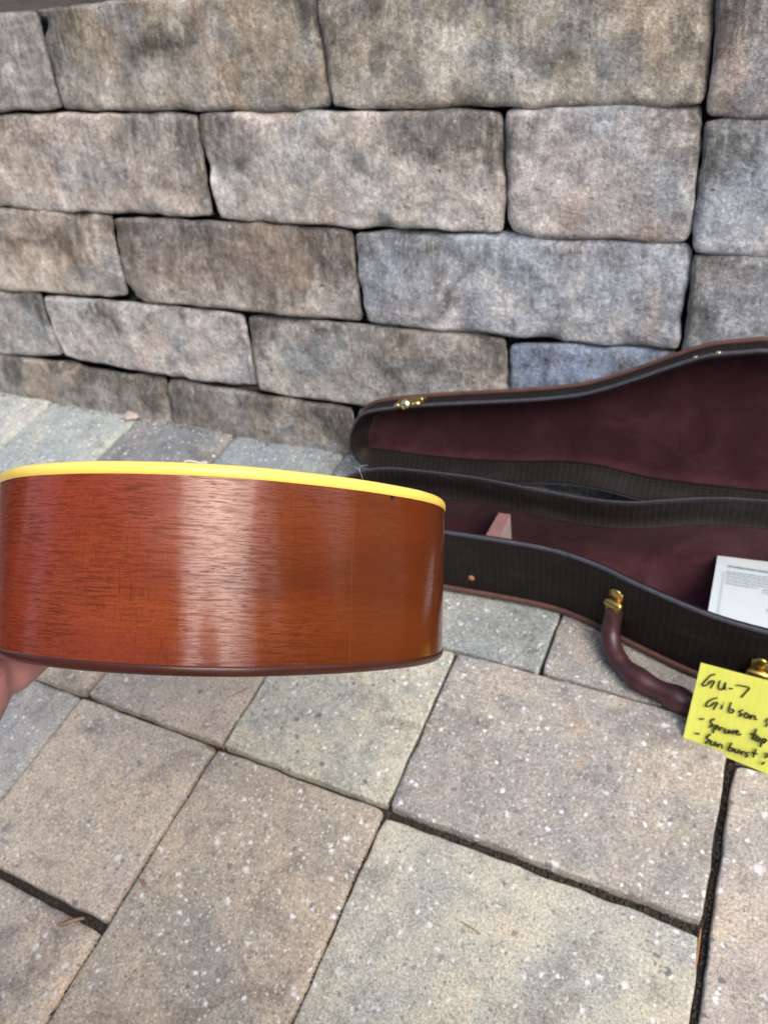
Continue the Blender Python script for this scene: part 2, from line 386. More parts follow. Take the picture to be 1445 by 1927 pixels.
M = dict(stone=mat_wall_stone(), paver=mat_paver(), sand=mat_sand(), soil=mat_soil(), wood=mat_mahogany(), top=mat_top(), reptile=mat_reptile(), plush=mat_plush(),
         note=mat_note(), card=mat_card(), skin=mat_skin(), siding=mat_siding(),
         core=mat_plain('light_stop_dark', (.055, .048, .04), .95, .5, 90, .003),
         binding=mat_plain('aged_cream_binding', (.97, .68, .13), .28, .03, 20, .0001, Specular_IOR_Level=.5),
         edge=mat_plain('dark_brown_edge', (.055, .016, .010), .28, .15, 40, .0001, Specular_IOR_Level=.35),
         back=mat_plain('back_mahogany', (.16, .05, .02), .2, .15, 30, .0001),
         piping=mat_plain('russet_piping', (.105, .048, .034), .5, .25, 60, .0005),
         rim=mat_plain('grey_vinyl_edge', (.050, .050, .068), .65, .3, 120, .0004),
         brass=mat_plain('brass', (.52, .38, .13), .32, .25, 90, .0002, Metallic=1.0),
         shinybrass=mat_plain('polished_brass', (.80, .72, .38), .22, .1, 90, .0001, Metallic=1.0),
         leather=mat_plain('oxblood_leather', (.055, .020, .022), .33, .25, 70, .0005, 400, Specular_IOR_Level=.5),
         rivet=mat_plain('copper_rivet', (.42, .17, .07), .4, .2, 200, .0002),
         ink=mat_plain('black_ink', (.016, .016, .014), .5), greyink=mat_plain('grey_print', (.30, .37, .40), .7),
         ebony=mat_plain('rosewood', (.04, .018, .012), .4), ivory=mat_plain('ivory_plastic', (.75, .72, .62), .3, .05), steel=mat_plain('steel', (.6, .58, .55), .3, .1, 50, .0001, Metallic=1.0),
         neckwood=mat_plain('neck_mahogany', (.17, .05, .022), .25, .2, 30, .0001), black=mat_plain('black_lacquer', (.012, .011, .011), .15),
         hair=mat_plain('dark_hair', (.03, .02, .014), .6, .3, 80, .002), shirt=mat_plain('navy_cotton', (.03, .04, .07), .9, .2, 120, .001), denim=mat_plain('denim', (.05, .07, .12), .9, .3, 200, .001),
         leaf=mat_plain('evergreen_leaf', (.045, .075, .03), .6, .4, 20, .001), bark=mat_plain('bark', (.12, .08, .055), .9, .3, 30, .004),
         dry=mat_plain('dry_leaf', (.36, .22, .12), .7, .3, 200, .0004), twig=mat_plain('dry_twig', (.30, .16, .08), .8, .3, 200, .0004), pale=mat_plain('pale_twig', (.52, .50, .50), .6, .2, 150, .0004), sandgrit=mat_plain('sand_grit', (.06, .048, .038), .95, .8, 300, .0005), fuzz=mat_plain('white_fibre', (.42, .43, .44), .6),
         pebble=mat_plain('loose_pebble', (.42, .36, .31), .8, .3, 90, .001, 300),
         roof=mat_plain('roof_shingle', (.08, .075, .07), .9, .3, 20, .004), trim=mat_plain('white_trim', (.7, .7, .68), .5), glass=mat_plain('window_glass', (.02, .025, .03), .08, .1, 5, 0))

# ------------------------------------------------------------------ ground
ground = MB().add([(-40, -40, -.055), (40, -40, -.055), (40, 40, -.055), (-40, 40, -.055)], [(0, 1, 2, 3)])
tag(link('ground', ground.mesh('ground'), M['soil'], smooth=False), kind='structure')
def grid_sheet(x0, x1, y0, y1, nx, ny, z, amp, fr):
    b = MB(); vs = []; fs = []
    for j in range(ny+1):
        for i in range(nx+1):
            x = x0+(x1-x0)*i/nx; y = y0+(y1-y0)*j/ny
            vs.append((x, y, z+amp*noise.noise(Vector((x*fr, y*fr, 1.3)))))
    for j in range(ny):
        for i in range(nx): a = j*(nx+1)+i; fs.append((a, a+1, a+nx+2, a+nx+1))
    return b.add(vs, fs)
PWID = CAM_H
patio = grid_sheet(-2.6, 1.6, -2.2, .93, 260, 190, -.0125, .003, 60)
patio = tag(link('patio', patio.mesh('patio'), M['sand']), kind='structure')

def slab_mesh(w, h, t, nx, ny, rad, rough, seed, edge=.0015):
    """top-rounded block centred on origin, top at z=0"""
    so = Vector((seed*13.7, seed*7.1, seed*3.3))
    def par(i, n):
        t_ = i/n*2-1; return math.copysign(1-(1-abs(t_))**1.5, t_)
    vs = []; fs = []; idx = {}
    for j in range(ny+1):
        for i in range(nx+1):
            px, py = par(i, nx), par(j, ny)
            k = 1-.014*(abs(px)**14)*(abs(py)**14)
            x = px*k*w/2; y = py*k*h/2
            nx_ = noise.noise(Vector((x*40, y*40, 0))+so); ny_ = noise.noise(Vector((x*40, y*40, 9))+so)
            bf = max(abs(px), abs(py))**6
            x2 = x+nx_*edge*bf*1.6; y2 = y+ny_*edge*bf*1.6
            d = min(w/2-abs(px)*w/2, h/2-abs(py)*h/2)
            z = 0.0
            if d < rad: z = -rad+math.sqrt(max(0, rad*rad-(rad-d)**2))
            q = Vector((x*28, y*28, 0))+so
            z += rough*(noise.noise(q)*.9+noise.noise(q*3.1)*.4+noise.noise(q*8)*.2)
            vs.append((x2, y2, z))
    n = nx+1
    for j in range(ny):
        for i in range(nx): a = j*n+i; fs.append((a, a+1, a+n+1, a+n))
    ring = [i for i in range(nx)]+[j*n+nx for j in range(ny)]+[ny*n+nx-i for i in range(nx)]+[(ny-j)*n for j in range(ny)]
    b0 = len(vs)
    for r_ in ring:
        p = vs[r_]; vs.append((p[0]*1.002, p[1]*1.002, -t))
    m = len(ring)
    for i in range(m):
        j = (i+1) % m; fs.append((ring[i], b0+i, b0+j, ring[j]))
    return MB().add(vs, fs).mesh('slab')

U = CAM_H                                  # grid numbers below are in units of the camera height
XS = [-.6035, -.330, .075]
pav = []
G = .0042
tan, grey, green, warm, brown, bluish = (.40, .345, .285), (.335, .325, .31), (.38, .37, .325), (.42, .36, .30), (.37, .315, .265), (.33, .35, .355)
# (x0, x1, y0, y1, tint, dz)
pav += [(-.329, .074, -.02, .3735, (.385, .375, .33), -.006), (-.605, -.333, -.02, .378, (.34, .30, .255), .0), (-.875, -.612, .118, .378, (.385, .345, .305), .001),
        (-.875, -.612, -.16, .105, warm, -.002), (-.605, -.333, -.30, -.026, tan, 0), (-.329, .074, -.30, -.028, grey, 0),
        (.084, .36, .0, .60, (.36, .325, .295), -.001), (.084, .36, -.28, -.008, tan, 0), (.366, .64, -.28, .13, grey, 0), (.366, .64, .14, .40, tan, 0), (.366, .64, .41, .80, bluish, 0),
        (-.325, .071, .386, .650, (.30, .28, .262), .004), (-.600, -.331, .386, .650, (.385, .375, .325), .001), (-.868, -.606, .386, .650, warm, .002),
        (-.596, -.199, .658, .925, (.26, .275, .265), 0), (-.193, .075, .658, .925, (.29, .27, .25), .001), (.081, .36, .608, .925, grey, 0),
        (-.868, -.602, .658, .79, bluish, 0)]
far = [(-2.13, -1.852), (-1.846, -1.570), (-1.562, -1.290), (-1.282, -1.011), (-1.003, -.732), (-.724, -.455), (-.449, -.18), (-.174, .095), (.101, .37), (.376, .64)]
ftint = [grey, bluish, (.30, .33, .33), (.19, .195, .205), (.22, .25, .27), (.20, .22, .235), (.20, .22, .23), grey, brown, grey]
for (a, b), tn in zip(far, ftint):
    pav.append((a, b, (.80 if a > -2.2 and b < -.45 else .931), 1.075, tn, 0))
for row, (y0, y1) in enumerate(((.386, .794), (.11, .378), (-.30, .104), (-.58, -.308))):
    for cidx in range(5):
        x1 = (-.881 if row in (0, 1) else -.881)-cidx*.279; x0 = x1-.272
        if row == 0 and cidx == 0: pass
        if row == 2 and cidx == 0: y0b = y0
        pav.append((x0, x1, y0, y1, random.choice((tan, grey, warm, bluish, green)), random.uniform(-.001, .001)))
for i in range(7):
    x0 = -.875+i*.279; pav.append((x0, x0+.272, -.715, -.31, random.choice((tan, grey, warm, green)), 0))
pav.append((-.875, -.612, -.302, -.168, tan, 0))
for i in range(10):
    for j in range(3):
        x0 = -2.27+i*.372+.05*j; y1 = -.723-j*.30
        if x0 < 1.5: pav.append((x0, x0+.366, y1-.293, y1, random.choice((tan, grey, warm, green)), 0))
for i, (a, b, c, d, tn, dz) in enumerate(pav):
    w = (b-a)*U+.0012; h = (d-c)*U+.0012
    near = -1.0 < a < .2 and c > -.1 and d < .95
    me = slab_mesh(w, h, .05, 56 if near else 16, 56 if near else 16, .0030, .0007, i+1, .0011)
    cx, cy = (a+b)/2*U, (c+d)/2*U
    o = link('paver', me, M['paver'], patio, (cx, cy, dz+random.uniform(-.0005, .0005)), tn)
    o.rotation_euler = (R(random.uniform(-.25, .25)), R(random.uniform(-.25, .25)), R(random.uniform(-.25, .25)))

# ------------------------------------------------------------------ retaining wall
YB = 1.061*U; BAT = R(9.3)
WP = Vector((0, YB, 0)); WN = Vector((0, math.cos(BAT), -math.sin(BAT))); WS = Vector((0, math.sin(BAT), math.cos(BAT)))
def wuv(x, y):
    p = on_plane(x, y, WP, WN); return Vector((p.x, (p-WP).dot(WS)))
wall = tag(empty('retaining_wall', loc=(-.6, YB, 0)), 'battered dry-laid retaining wall of tumbled grey and tan stone blocks behind the patio', 'wall')
def stone(q, tint, seed, z=0.0, rad=.009, nx=44, ny=22, bulge=.004, nick=1.0):
    """q: TL TR BR BL in wall (x, s) metres"""
    tl, tr, br, bl = q
    so = Vector((seed*5.3, seed*11.9, seed*2.7))
    w = ((tr-tl).length+(br-bl).length)/2; h = ((bl-tl).length+(br-tr).length)/2
    g = -.0014
    c = (tl+tr+br+bl)/4
    def par(i, n):
        t_ = i/n*2-1; return math.copysign(1-(1-abs(t_))**1.45, t_)
    vs = []; fs = []
    for j in range(ny+1):
        for i in range(nx+1):
            px, py = par(i, nx), par(j, ny)
            k = 1-.055*(abs(px)**9)*(abs(py)**9)
            sx = px*(1-2*g/w)*(1-(1-k)*h/w*1.4); sy = py*(1-2*(g-.0027)/h)*k
            a = (sx+1)/2; b = (1-sy)/2
            p = (tl*(1-a)+tr*a)*(1-b)+(bl*(1-a)+br*a)*b
            bf = max(abs(px), abs(py))**5
            P3 = Vector((p.x*9, p.y*9, 0))+so; P4 = Vector((p.x*30, p.y*30, 4))+so
            dx = (noise.noise(P3)*.0040+noise.noise(P4)*.0034+noise.noise(P4*2.6)*.0018)*bf*nick; dy = (noise.noise(P3+Vector((7, 7, 7)))*.0035+noise.noise(P4+Vector((5, 1, 2)))*.0026)*bf*nick
            d = min(w/2*(1-abs(px)), h/2*(1-abs(py)))
            rr = rad*(1+.6*noise.noise(Vector((p.x*14, p.y*14, 2))+so))
            zz = -bulge*(px*px*.5+py*py*.7)
            if d < rr: zz += -rr+math.sqrt(max(0, rr*rr-(rr-d)**2))
            Q = Vector((p.x*22, p.y*22, 0))+so
            zz += (noise.noise(Q*.5)*.0035+noise.noise(Q)*.0020+noise.noise(Q*2.7)*.0011+noise.noise(Q*6)*.0006)
            chip = max(0, noise.noise(Vector((p.x*17, p.y*17, 6))+so)-.18)*bf; zz -= chip*.030
            p3 = WP+Vector((1, 0, 0))*(p.x+dx)+WS*(p.y+dy)-WN*(zz+z)
            vs.append(p3)
    n = nx+1
    for j in range(ny):
        for i in range(nx): a = j*n+i; fs.append((a+1, a, a+n, a+n+1))
    ring = [i for i in range(nx)]+[j*n+nx for j in range(ny)]+[ny*n+nx-i for i in range(nx)]+[(ny-j)*n for j in range(ny)]
    c3 = WP+Vector((1, 0, 0))*c.x+WS*c.y
    b0 = len(vs)
    for dep, sh in ((.03, 1.0), (.17, .97)):
        for r_ in ring:
            p = vs[r_]; vs.append(c3+(p-c3)*sh+WN*(dep))
    m = len(ring); prev = ring
    for L_ in range(2):
        cur = [b0+L_*m+i for i in range(m)]
        for i in range(m):
            j = (i+1) % m; fs.append((prev[j], prev[i], cur[i], cur[j]))
        prev = cur
    vs = [v-c3 for v in vs]
    o = link('stone', MB().add(vs, fs).mesh('stone'), M['stone'], wall, c3-Vector((-.6, YB, 0)), tint)
    return o
def W4(*px): return [wuv(*p) for p in px]
lg, mg, dg, tn_, bl_, gb = (.31, .295, .28), (.245, .235, .222), (.17, .165, .16), (.30, .255, .215), (.235, .255, .28), (.20, .185, .165)
ST = .81*U                                # wall top (along the batter)
def toprow(xl, xbl, xr, xbr, ybl, ybr):
    """pixel joint lines run up to the wall top"""
    a, b = wuv(*xl), wuv(*xbl); c, d = wuv(*xr), wuv(*xbr)
    def up(t, bt): k = (ST-bt.y)/(t.y-bt.y); return bt+(t-bt)*k
    return [up(a, b), up(c, d), d, b]
stones = [  # bluer tints on right-hand blocks stand in for reflected sky
    (toprow((69, 20), (114, 206), (587, 0), (616, 206), 0, 0), (.225, .205, .172), .000),
    (toprow((593, 0), (624, 204), (1338, 0), (1322, 198), 0, 0), (.25, .232, .20), .002),
    (W4((-60, 222), (361, 219), (396, 411), (-60, 386)), (.28, .255, .23), .001),
    (W4((370, 219), (941, 211), (944, 437), (408, 413)), (.30, .285, .265), .003),
    (W4((949, 211), (1320, 205), (1291, 458), (952, 441)), (.29, .275, .265), .003),
    (W4((-60, 392), (200, 408), (237, 561), (-60, 545)), (.29, .265, .235), .0),
    (W4((207, 413), (656, 438), (677, 606), (244, 565)), (.185, .165, .148), .002),
    (W4((663, 439), (1296, 465), (1273, 660), (688, 607)), (.255, .268, .285), .003),
    (W4((-60, 550), (72, 557), (108, 672), (-60, 664)), (.24, .235, .23), .0),
    (W4((77, 560), (452, 596), (478, 733), (116, 674)), (.29, .28, .27), .001),
    (W4((459, 600), (951, 642), (947, 800), (487, 737)), (.235, .225, .21), .002),
    (W4((957, 650), (1269, 667), (1262, 825), (952, 800)), (.20, .235, .29), .001)]
ext = wuv(312, 722); exb = wuv(318, 790)
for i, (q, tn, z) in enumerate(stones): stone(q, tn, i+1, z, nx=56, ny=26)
S1 = .103*U; SB = -.09*U
def V2(x, y): return Vector((x, y))
xj = wuv(308, 720).x
stone([V2(-1.78, S1), V2(xj-.004, S1), V2(xj-.004, SB), V2(-1.78, SB)], (.21, .195, .175), 31, .006, nx=60, ny=20)
xk = wuv(664, 800).x
stone([V2(xj+.004, S1), V2(xk, S1), V2(xk, SB), V2(xj+.004, SB)], (.20, .19, .175), 32, .008, nx=60, ny=20)
stone([V2(xk+.006, S1), V2(-.10, S1), V2(-.10, SB), V2(xk+.006, SB)], (.18, .18, .18), 33, .004)
# right-hand pier beyond the straight joint
PX = lambda s: wuv(1330, 0).x*0+(-.098+(-.012)*(s-.2))
x_a = wuv(1346, 0); x_b = wuv(1329, 225); x_c = wuv(1303, 470); x_d = wuv(1282, 670)
XR = .42
stone([V2(x_a.x, ST), V2(XR, ST), V2(XR, wuv(1445, 230).y), V2(x_b.x, wuv(1335, 222).y)], (.30, .265, .24), 41, .006)
stone([V2(x_b.x, wuv(1335, 232).y), V2(XR-.1, wuv(1445, 236).y), V2(XR-.1, wuv(1445, 486).y), V2(x_c.x, wuv(1305, 474).y)], (.27, .285, .30), 42, .006)  # bluish pier tint carries the sky reflection in its colour
stone([V2(x_c.x, wuv(1303, 482).y), V2(XR+.03, wuv(1445, 492).y), V2(XR+.03, wuv(1445, 700).y), V2(x_d.x, wuv(1280, 690).y)], (.26, .27, .28), 43, .007)
s3 = wuv(1280, 695).y
stone([V2(x_d.x+.004, s3-.003), V2(XR-.05, s3-.003), V2(XR-.05, S1+.004), V2(x_d.x+.004, S1+.004)], (.24, .24, .24), 44, .004)
stone([V2(-.094, S1), V2(XR, S1), V2(XR, SB), V2(-.094, SB)], (.24, .23, .22), 45, .004)
# continuation outside the frame
rows = [(SB, S1), (S1+.003, .285*U), (.288*U, .463*U), (.466*U, .643*U), (.646*U, ST)]
for ri, (s0, s1) in enumerate(rows):
    x = XR+.006 if ri != 3 else XR-.094
    if ri == 2: x = XR+.036
    if ri == 1: x = XR-.044
    while x < 1.6:
        w = random.uniform(.28, .52); stone([V2(x, s1), V2(x+w, s1), V2(x+w, s0), V2(x, s0)], random.choice((lg, mg, tn_, bl_)), random.randint(50, 900), .003, nx=26, ny=12); x += w+.005
lefts = [None, wuv(-60, 600).x, wuv(-60, 460).x, wuv(-60, 300).x, wuv(112, 200).x]
for ri, (s0, s1) in enumerate(rows):
    if ri == 0: x = -1.785
    elif ri == 4:
        a, b = wuv(63, 20), wuv(106, 206); k = (ST-b.y)/(a.y-b.y); t = b+(a-b)*k
        stone([V2(t.x-.5, ST), V2(t.x, ST), b, V2(b.x-.46, b.y)], (.22, .21, .195), 77, .001, nx=50); x = min(t.x-.51, b.x-.47)
    else: x = lefts[ri]-.005
    while x > -2.9:
        w = random.uniform(.28, .52); stone([V2(x-w, s1), V2(x, s1), V2(x, s0), V2(x-w, s0)], random.choice((lg, mg, tn_, gb)), random.randint(50, 900), .002, nx=26, ny=12); x -= w+.005
core = MB()
P0 = WP+WN*.032; 
core.add([P0+Vector((-2.9, 0, 0))-WS*.1, P0+Vector((1.6, 0, 0))-WS*.1, P0+Vector((1.6, 0, 0))+WS*(ST-.04), P0+Vector((-2.9, 0, 0))+WS*(ST-.04)], [(0, 1, 2, 3)])
link('light_stop', core.mesh('light_stop'), M['core'], wall, Vector((.6, -YB, 0)), smooth=False)  # dark sheet added behind the stones to stop light leaking through joints
bed = grid_sheet(-3.2, 2.2, YB+.24, YB+3.0, 60, 40, ST*math.cos(BAT)-.04, .03, 4)
tag(link('planting_bed', bed.mesh('bed'), M['soil']), kind='structure')

# ------------------------------------------------------------------ guitar
def half_outline():
    h = [(0, 0), (.003, .04), (.012, .085), (.035, .13), (.075, .172), (.125, .199), (.17, .2065), (.22, .2), (.27, .172), (.31, .15), (.345, .141), (.385, .143), (.43, .147), (.47, .136), (.497, .10), (.510, .05), (.514, 0)]
    P = h[:-1]+[(a, -b) for a, b in h[::-1][:-1]]
    return [Vector((a, b))*.8 for a, b in P]
GA = Vector((-.87083601, .16813686, -.46192493)).normalized()
GC = Vector((-.19970807, .73763508, .64498928)).normalized()
GB = GC.cross(GA).normalized(); GC = GA.cross(GB).normalized()
GT = Vector((-.32560484, .32737016, .45914454))-GA*(.17*.8)
gm = Matrix((GA, GB, GC)).transposed().to_4x4(); gm.translation = GT
guitar = tag(empty('acoustic_guitar', gm), 'glossy red-brown mahogany acoustic guitar with cream yellow binding, held level in front of the camera', 'guitar')
OUT = closed_spline(half_outline(), 14)
# rotate the list so the uv seam of the sides is at the neck end
kneck = max(range(len(OUT)), key=lambda i: OUT[i].x)
OUT = OUT[kneck:]+OUT[:kneck]
def depth(x): return .1192-(x/.411)*.0144
def ring(off, zf): return [Vector((p.x, p.y, zf(q.x))) for p, q in zip(offset2(OUT, off), OUT)]
BH = .0071
b = MB()
# sides
NV = 10
loops = []
for k in range(NV+1):
    t = k/NV; loops.append(ring(0, lambda x, t=t: -BH-(depth(x)-.0055-BH)*t))
b.loft(loops)
me = b.mesh('side')
# uv: u = arc length with u=1 at the tail, v = depth below the top
arc = [0]; n_ = len(OUT)
for i in range(n_): arc.append(arc[-1]+(OUT[(i+1) % n_]-OUT[i]).length)
ktail = min(range(n_), key=lambda i: OUT[i].x)
uvl = me.uv_layers[0].data
for l in uvl: l.uv = (l.uv[0]-arc[ktail]+1.0, l.uv[1]+BH)
UVDIR = (OUT[(ktail+5) % n_].y)
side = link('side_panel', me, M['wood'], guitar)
# binding: rounded outer corner, slightly proud
def prof(pts, mname, name):
    bb = MB(); bb.loft([ring(o, (lambda x, z=z: z)) for o, z in pts]); return link(name, bb.mesh(name), M[mname], guitar)
prof([(.0002, -BH-.0002), (-.0004, -BH), (-.0005, -BH*.5), (-.0004, -.0026), (.0000, -.0015), (.0008, -.0006), (.0020, .0001), (.0040, .0006), (.0062, .0006), (.0064, -.001)], 'binding', 'binding')
# back rim and back plate
def profd(pts, mname, name, cap=False):
    bb = MB(); L = [ring(o, (lambda x, z=z: -depth(x)+z)) for o, z in pts]
    bb.loft(L)
    if cap:
        # arched plate fan
        base = L[-1]; cen = Vector((.19, 0, -depth(.19)-.012)); rr = [base]
        for t in (.3, .6, .85): rr.append([q.lerp(cen, t)+Vector((0, 0, -.010*math.sin(t*PI/2)*(1-t))) for q in base])
        bb.loft(rr); bb.add(rr[-1]+[cen], [(i, (i+1) % len(base), len(base)) for i in range(len(base))])
    return link(name, bb.mesh(name), M[mname], guitar)
profd([(.0002, .0057), (-.0005, .0054), (-.0008, .0042), (-.0006, .0025), (.0000, .0010), (.0012, .0001), (.0030, -.0005), (.006, -.0008)], 'edge', 'back_edge')
profd([(.006, -.0008), (.012, -.0015)], 'back', 'back_panel', True)
base = ring(.0060, lambda x: .0004); cen = Vector((.17, 0, .003)); bb = MB(); rr = [base]
for t in (.3, .6, .85): rr.append([q.lerp(cen, t) for q in base])
bb.loft(rr); bb.add(rr[-1]+[cen], [(i, (i+1) % len(base), len(base)) for i in range(len(base))])
link('soundboard', bb.mesh('soundboard'), M['top'], guitar)
# sound hole rosette, bridge, pickguard
def disc(c, r, z, seg=40, r0=0):
    d = MB()
    if r0: d.loft([[Vector((c[0]+q*math.cos(2*PI*i/seg), c[1]+q*math.sin(2*PI*i/seg), z)) for i in range(seg)] for q in (r0, r)])
    else: d.add([(c[0]+r*math.cos(2*PI*i/seg), c[1]+r*math.sin(2*PI*i/seg), z) for i in range(seg)], [tuple(range(seg))])
    return d
link('sound_hole', disc((.245, 0), .038, .0035).mesh(), M['black'], guitar, smooth=False)
link('rosette', disc((.245, 0), .048, .0038, 48, .041).mesh(), M['ivory'], guitar, smooth=False)
bridge = link('bridge', MB().box((.115, 0, .0065), (.028, .135, .008)).mesh(), M['ebony'], guitar, smooth=False)
link('saddle', MB().box((.122, 0, .013), (.004, .07, .009)).mesh(), M['ivory'], bridge, smooth=False)
for i in range(6):
    c = disc((.109, -.0265+i*.0106), .0026, 0, 12); 
    pb = MB().tube([(.109, -.0265+i*.0106, .009), (.109, -.0265+i*.0106, .013), (.109, -.0265+i*.0106, .0145)], [.0026, .0028, .001], 10, up=Vector((1, 0, 0)))
    link('bridge_pin', pb.mesh(), M['ivory'], bridge)
pgp = [Vector(p) for p in ((.205, .035), (.19, .055), (.20, .085), (.235, .095), (.28, .08), (.29, .055), (.275, .045), (.245, .052), (.215, .042))]
pgs = closed_spline(pgp, 6)
link('pickguard', MB().loft([[Vector((p.x, p.y, .0036)) for p in pgs], [Vector((p.x, p.y, .0048)) for p in pgs]], cap1=True).mesh(), M['black'], guitar, smooth=False)
nk = MB()
L = []
for x, w, dz in ((.36, .028, .05), (.405, .027, .03), (.44, .0265, .024), (.60, .024, .021), (.76, .0215, .02)):
    L.append([Vector((x, w*math.cos(a), .004-max(0, -math.sin(a))*0-(math.sin(a) > 0)*dz*math.sin(a))) for a in [2*PI*i/16 for i in range(16)]])
nk.loft(L, True, True, True)
neck = link('neck', nk.mesh(), M['neckwood'], guitar)
fb = MB().box((.555, 0, .008), (.43, .046, .006)); link('fretboard', fb.mesh(), M['ebony'], guitar, smooth=False)
fr = MB(); xx = 0.0
for i in range(19):
    p = .77-(.62*(1-2**(-(i+1)/12))); fr.box((p, 0, .0115), (.0012, .044, .0014))
link('fret_wires', fr.mesh(), M['steel'], guitar, smooth=False)
hd = MB().add([(x, y, z) for z in (.004, -.010) for x, y in ((.765, -.021), (.80, -.035), (.93, -.040), (.94, 0), (.93, .040), (.80, .035), (.765, .021))],
              [(0, 1, 2, 3, 4, 5, 6), (13, 12, 11, 10, 9, 8, 7)]+[(i, i+7, (i+1) % 7+7, (i+1) % 7) for i in range(7)])
head = link('headstock', hd.mesh(), M['black'], guitar, smooth=False)
for i in range(3):
    for s in (-1, 1):
        tp = MB().tube([(.815+i*.042, s*.024, -.012), (.815+i*.042, s*.024, .02)], .003, 8, up=Vector((1, 0, 0))); tp.box((.815+i*.042, s*.052, -.004), (.010, .014, .006))
        link('tuner', tp.mesh(), M['steel'], head)
for i in range(6):
    y0 = -.0265+i*.0106; y1 = -.018+i*.0072
    link('string', MB().tube([(.110, y0, .012), (.122, y0, .0178), (.77, y1, .0135), (.82, y1*1.2, .012)], .0004+.00007*i, 5, up=Vector((0, 1, 0))).mesh(), M['steel'], guitar)

# ------------------------------------------------------------------ guitar case
case = tag(empty('guitar_case', loc=(0, .7, 0)), 'open dark brown reptile-grain guitar case with burgundy lining, lid tipped back against the stone wall', 'instrument case')
CO = Vector((0, .7, 0))
CZ = .12
bo = [(-.497, .682), (-.485, .652), (-.455, .636), (-.40, .632), (-.308, .6375), (-.249, .6420), (-.200, .6445), (-.160, .6430), (-.114, .6340), (-.067, .6185), (.011, .598), (.072, .5915), (.14, .588), (.21, .592), (.27, .600), (.33, .597), (.40, .575), (.48, .552), (.55, .553), (.61, .59), (.64, .65), (.645, .70),
      (.64, .76), (.61, .81), (.55, .836), (.47, .838), (.39, .823), (.31, .805), (.24, .803), (.17, .810), (.11, .810), (.054, .801), (-.009, .789), (-.07, .767), (-.107, .754), (-.16, .7475), (-.231, .7475), (-.308, .7495), (-.385, .744), (-.44, .737), (-.475, .722), (-.493, .702)]
BO = arclen_fix(closed_spline([Vector(p) for p in bo], 10), 300)
def lp(P, z): return [Vector((p.x, p.y, z))-CO for p in P]
# local x/y of the case empty
bs = MB().loft([lp(offset2(BO, .003), .006), lp(offset2(BO, -.0005), .016), lp(BO, .05), lp(BO, CZ-.003)])
shell = link('bottom_shell', bs.mesh(), M['reptile'], case)
link('base_panel', MB().loft([lp(offset2(BO, .004), .0035), lp(offset2(BO, .004), .0075)], cap0=True, cap1=True).mesh(), M['reptile'], shell, smooth=False)
link('piping', MB().loft([lp(offset2(BO, -.0012+.0036*math.cos(a)), .0095+.0042*math.sin(a)) for a in [2*PI*i/10 for i in range(11)]]).mesh(), M['piping'], shell)
link('rim_edge', MB().loft([lp(offset2(BO, o), z) for o, z in ((-.0006, CZ-.004), (-.0009, CZ-.0015), (.0003, CZ), (.0014, CZ+.0004), (.0026, CZ))]).mesh(), M['rim'], shell)
link('lip', MB().loft([lp(offset2(BO, .0026), CZ), lp(offset2(BO, .0048), CZ), lp(offset2(BO, .0058), CZ-.003), lp(offset2(BO, .0062), CZ-.02), lp(offset2(BO, .0066), CZ-.040), lp(offset2(BO, .010), CZ-.0405)]).mesh(), M['reptile'], shell)
lin = [lp(offset2(BO, .0095), CZ-.0395), lp(offset2(BO, .0098), .05), lp(offset2(BO, .0105), .022), lp(offset2(BO, .016), .0155), lp(offset2(BO, .026), .0145)]
link('lining', MB().loft(lin, cap1=True).mesh(), M['plush'], shell)
# raised plush pad along the near wall of the upper bout (curved top edge)
# divider of the accessory pocket
q0, q1, q2, q3 = [on_z(x, y, .074) for x, y in ((938, 965), (960, 968), (928, 1032), (903, 1026))]
dv = MB()
top_ = [q0, q1, q2, q3]; bot_ = [Vector((q.x, q.y, .014)) for q in top_]
dv.add([p-CO for p in top_+bot_], [(0, 1, 2, 3), (4, 7, 6, 5), (0, 4, 5, 1), (1, 5, 6, 2), (2, 6, 7, 3), (3, 7, 4, 0)])
k = N('dusty_pink_plush'); v = k.coord(); dm = k.set(k.cramp(k.noise(v, 60, 4), [(.3, (.16, .07, .07)), (.7, (.25, .12, .11))]), .95, k.bump(k.noise(v, 500, 4), .0006), Sheen_Weight=.4)
link('divider', dv.mesh(), dm, case, smooth=False)
# rivet and scratches
def near_at(x, z, out=.0):
    best = min(range(len(BO)), key=lambda i: abs(BO[i].x-x)+(10 if BO[i].y > .7 else 0)); p = BO[best]; t = (BO[(best+1) % len(BO)]-BO[best-1]).normalized()
    nrm = Vector((t.y, -t.x)); 
    if nrm.y > 0: nrm = -nrm
    return Vector((p.x+nrm.x*out, p.y+nrm.y*out, z)), Vector((nrm.x, nrm.y, 0)), Vector((t.x, t.y, 0))
pv = on_plane(887, 1090, Vector((-.29, .637, 0)), Vector((0, 1, 0)))
rp, rn, rt = near_at(pv.x, pv.z)
link('rivet', MB().tube([rp-CO+rn*d for d in (-.001, .0012, .002)], [.0048, .0045, .0016], 12).mesh(), M['rivet'], case)
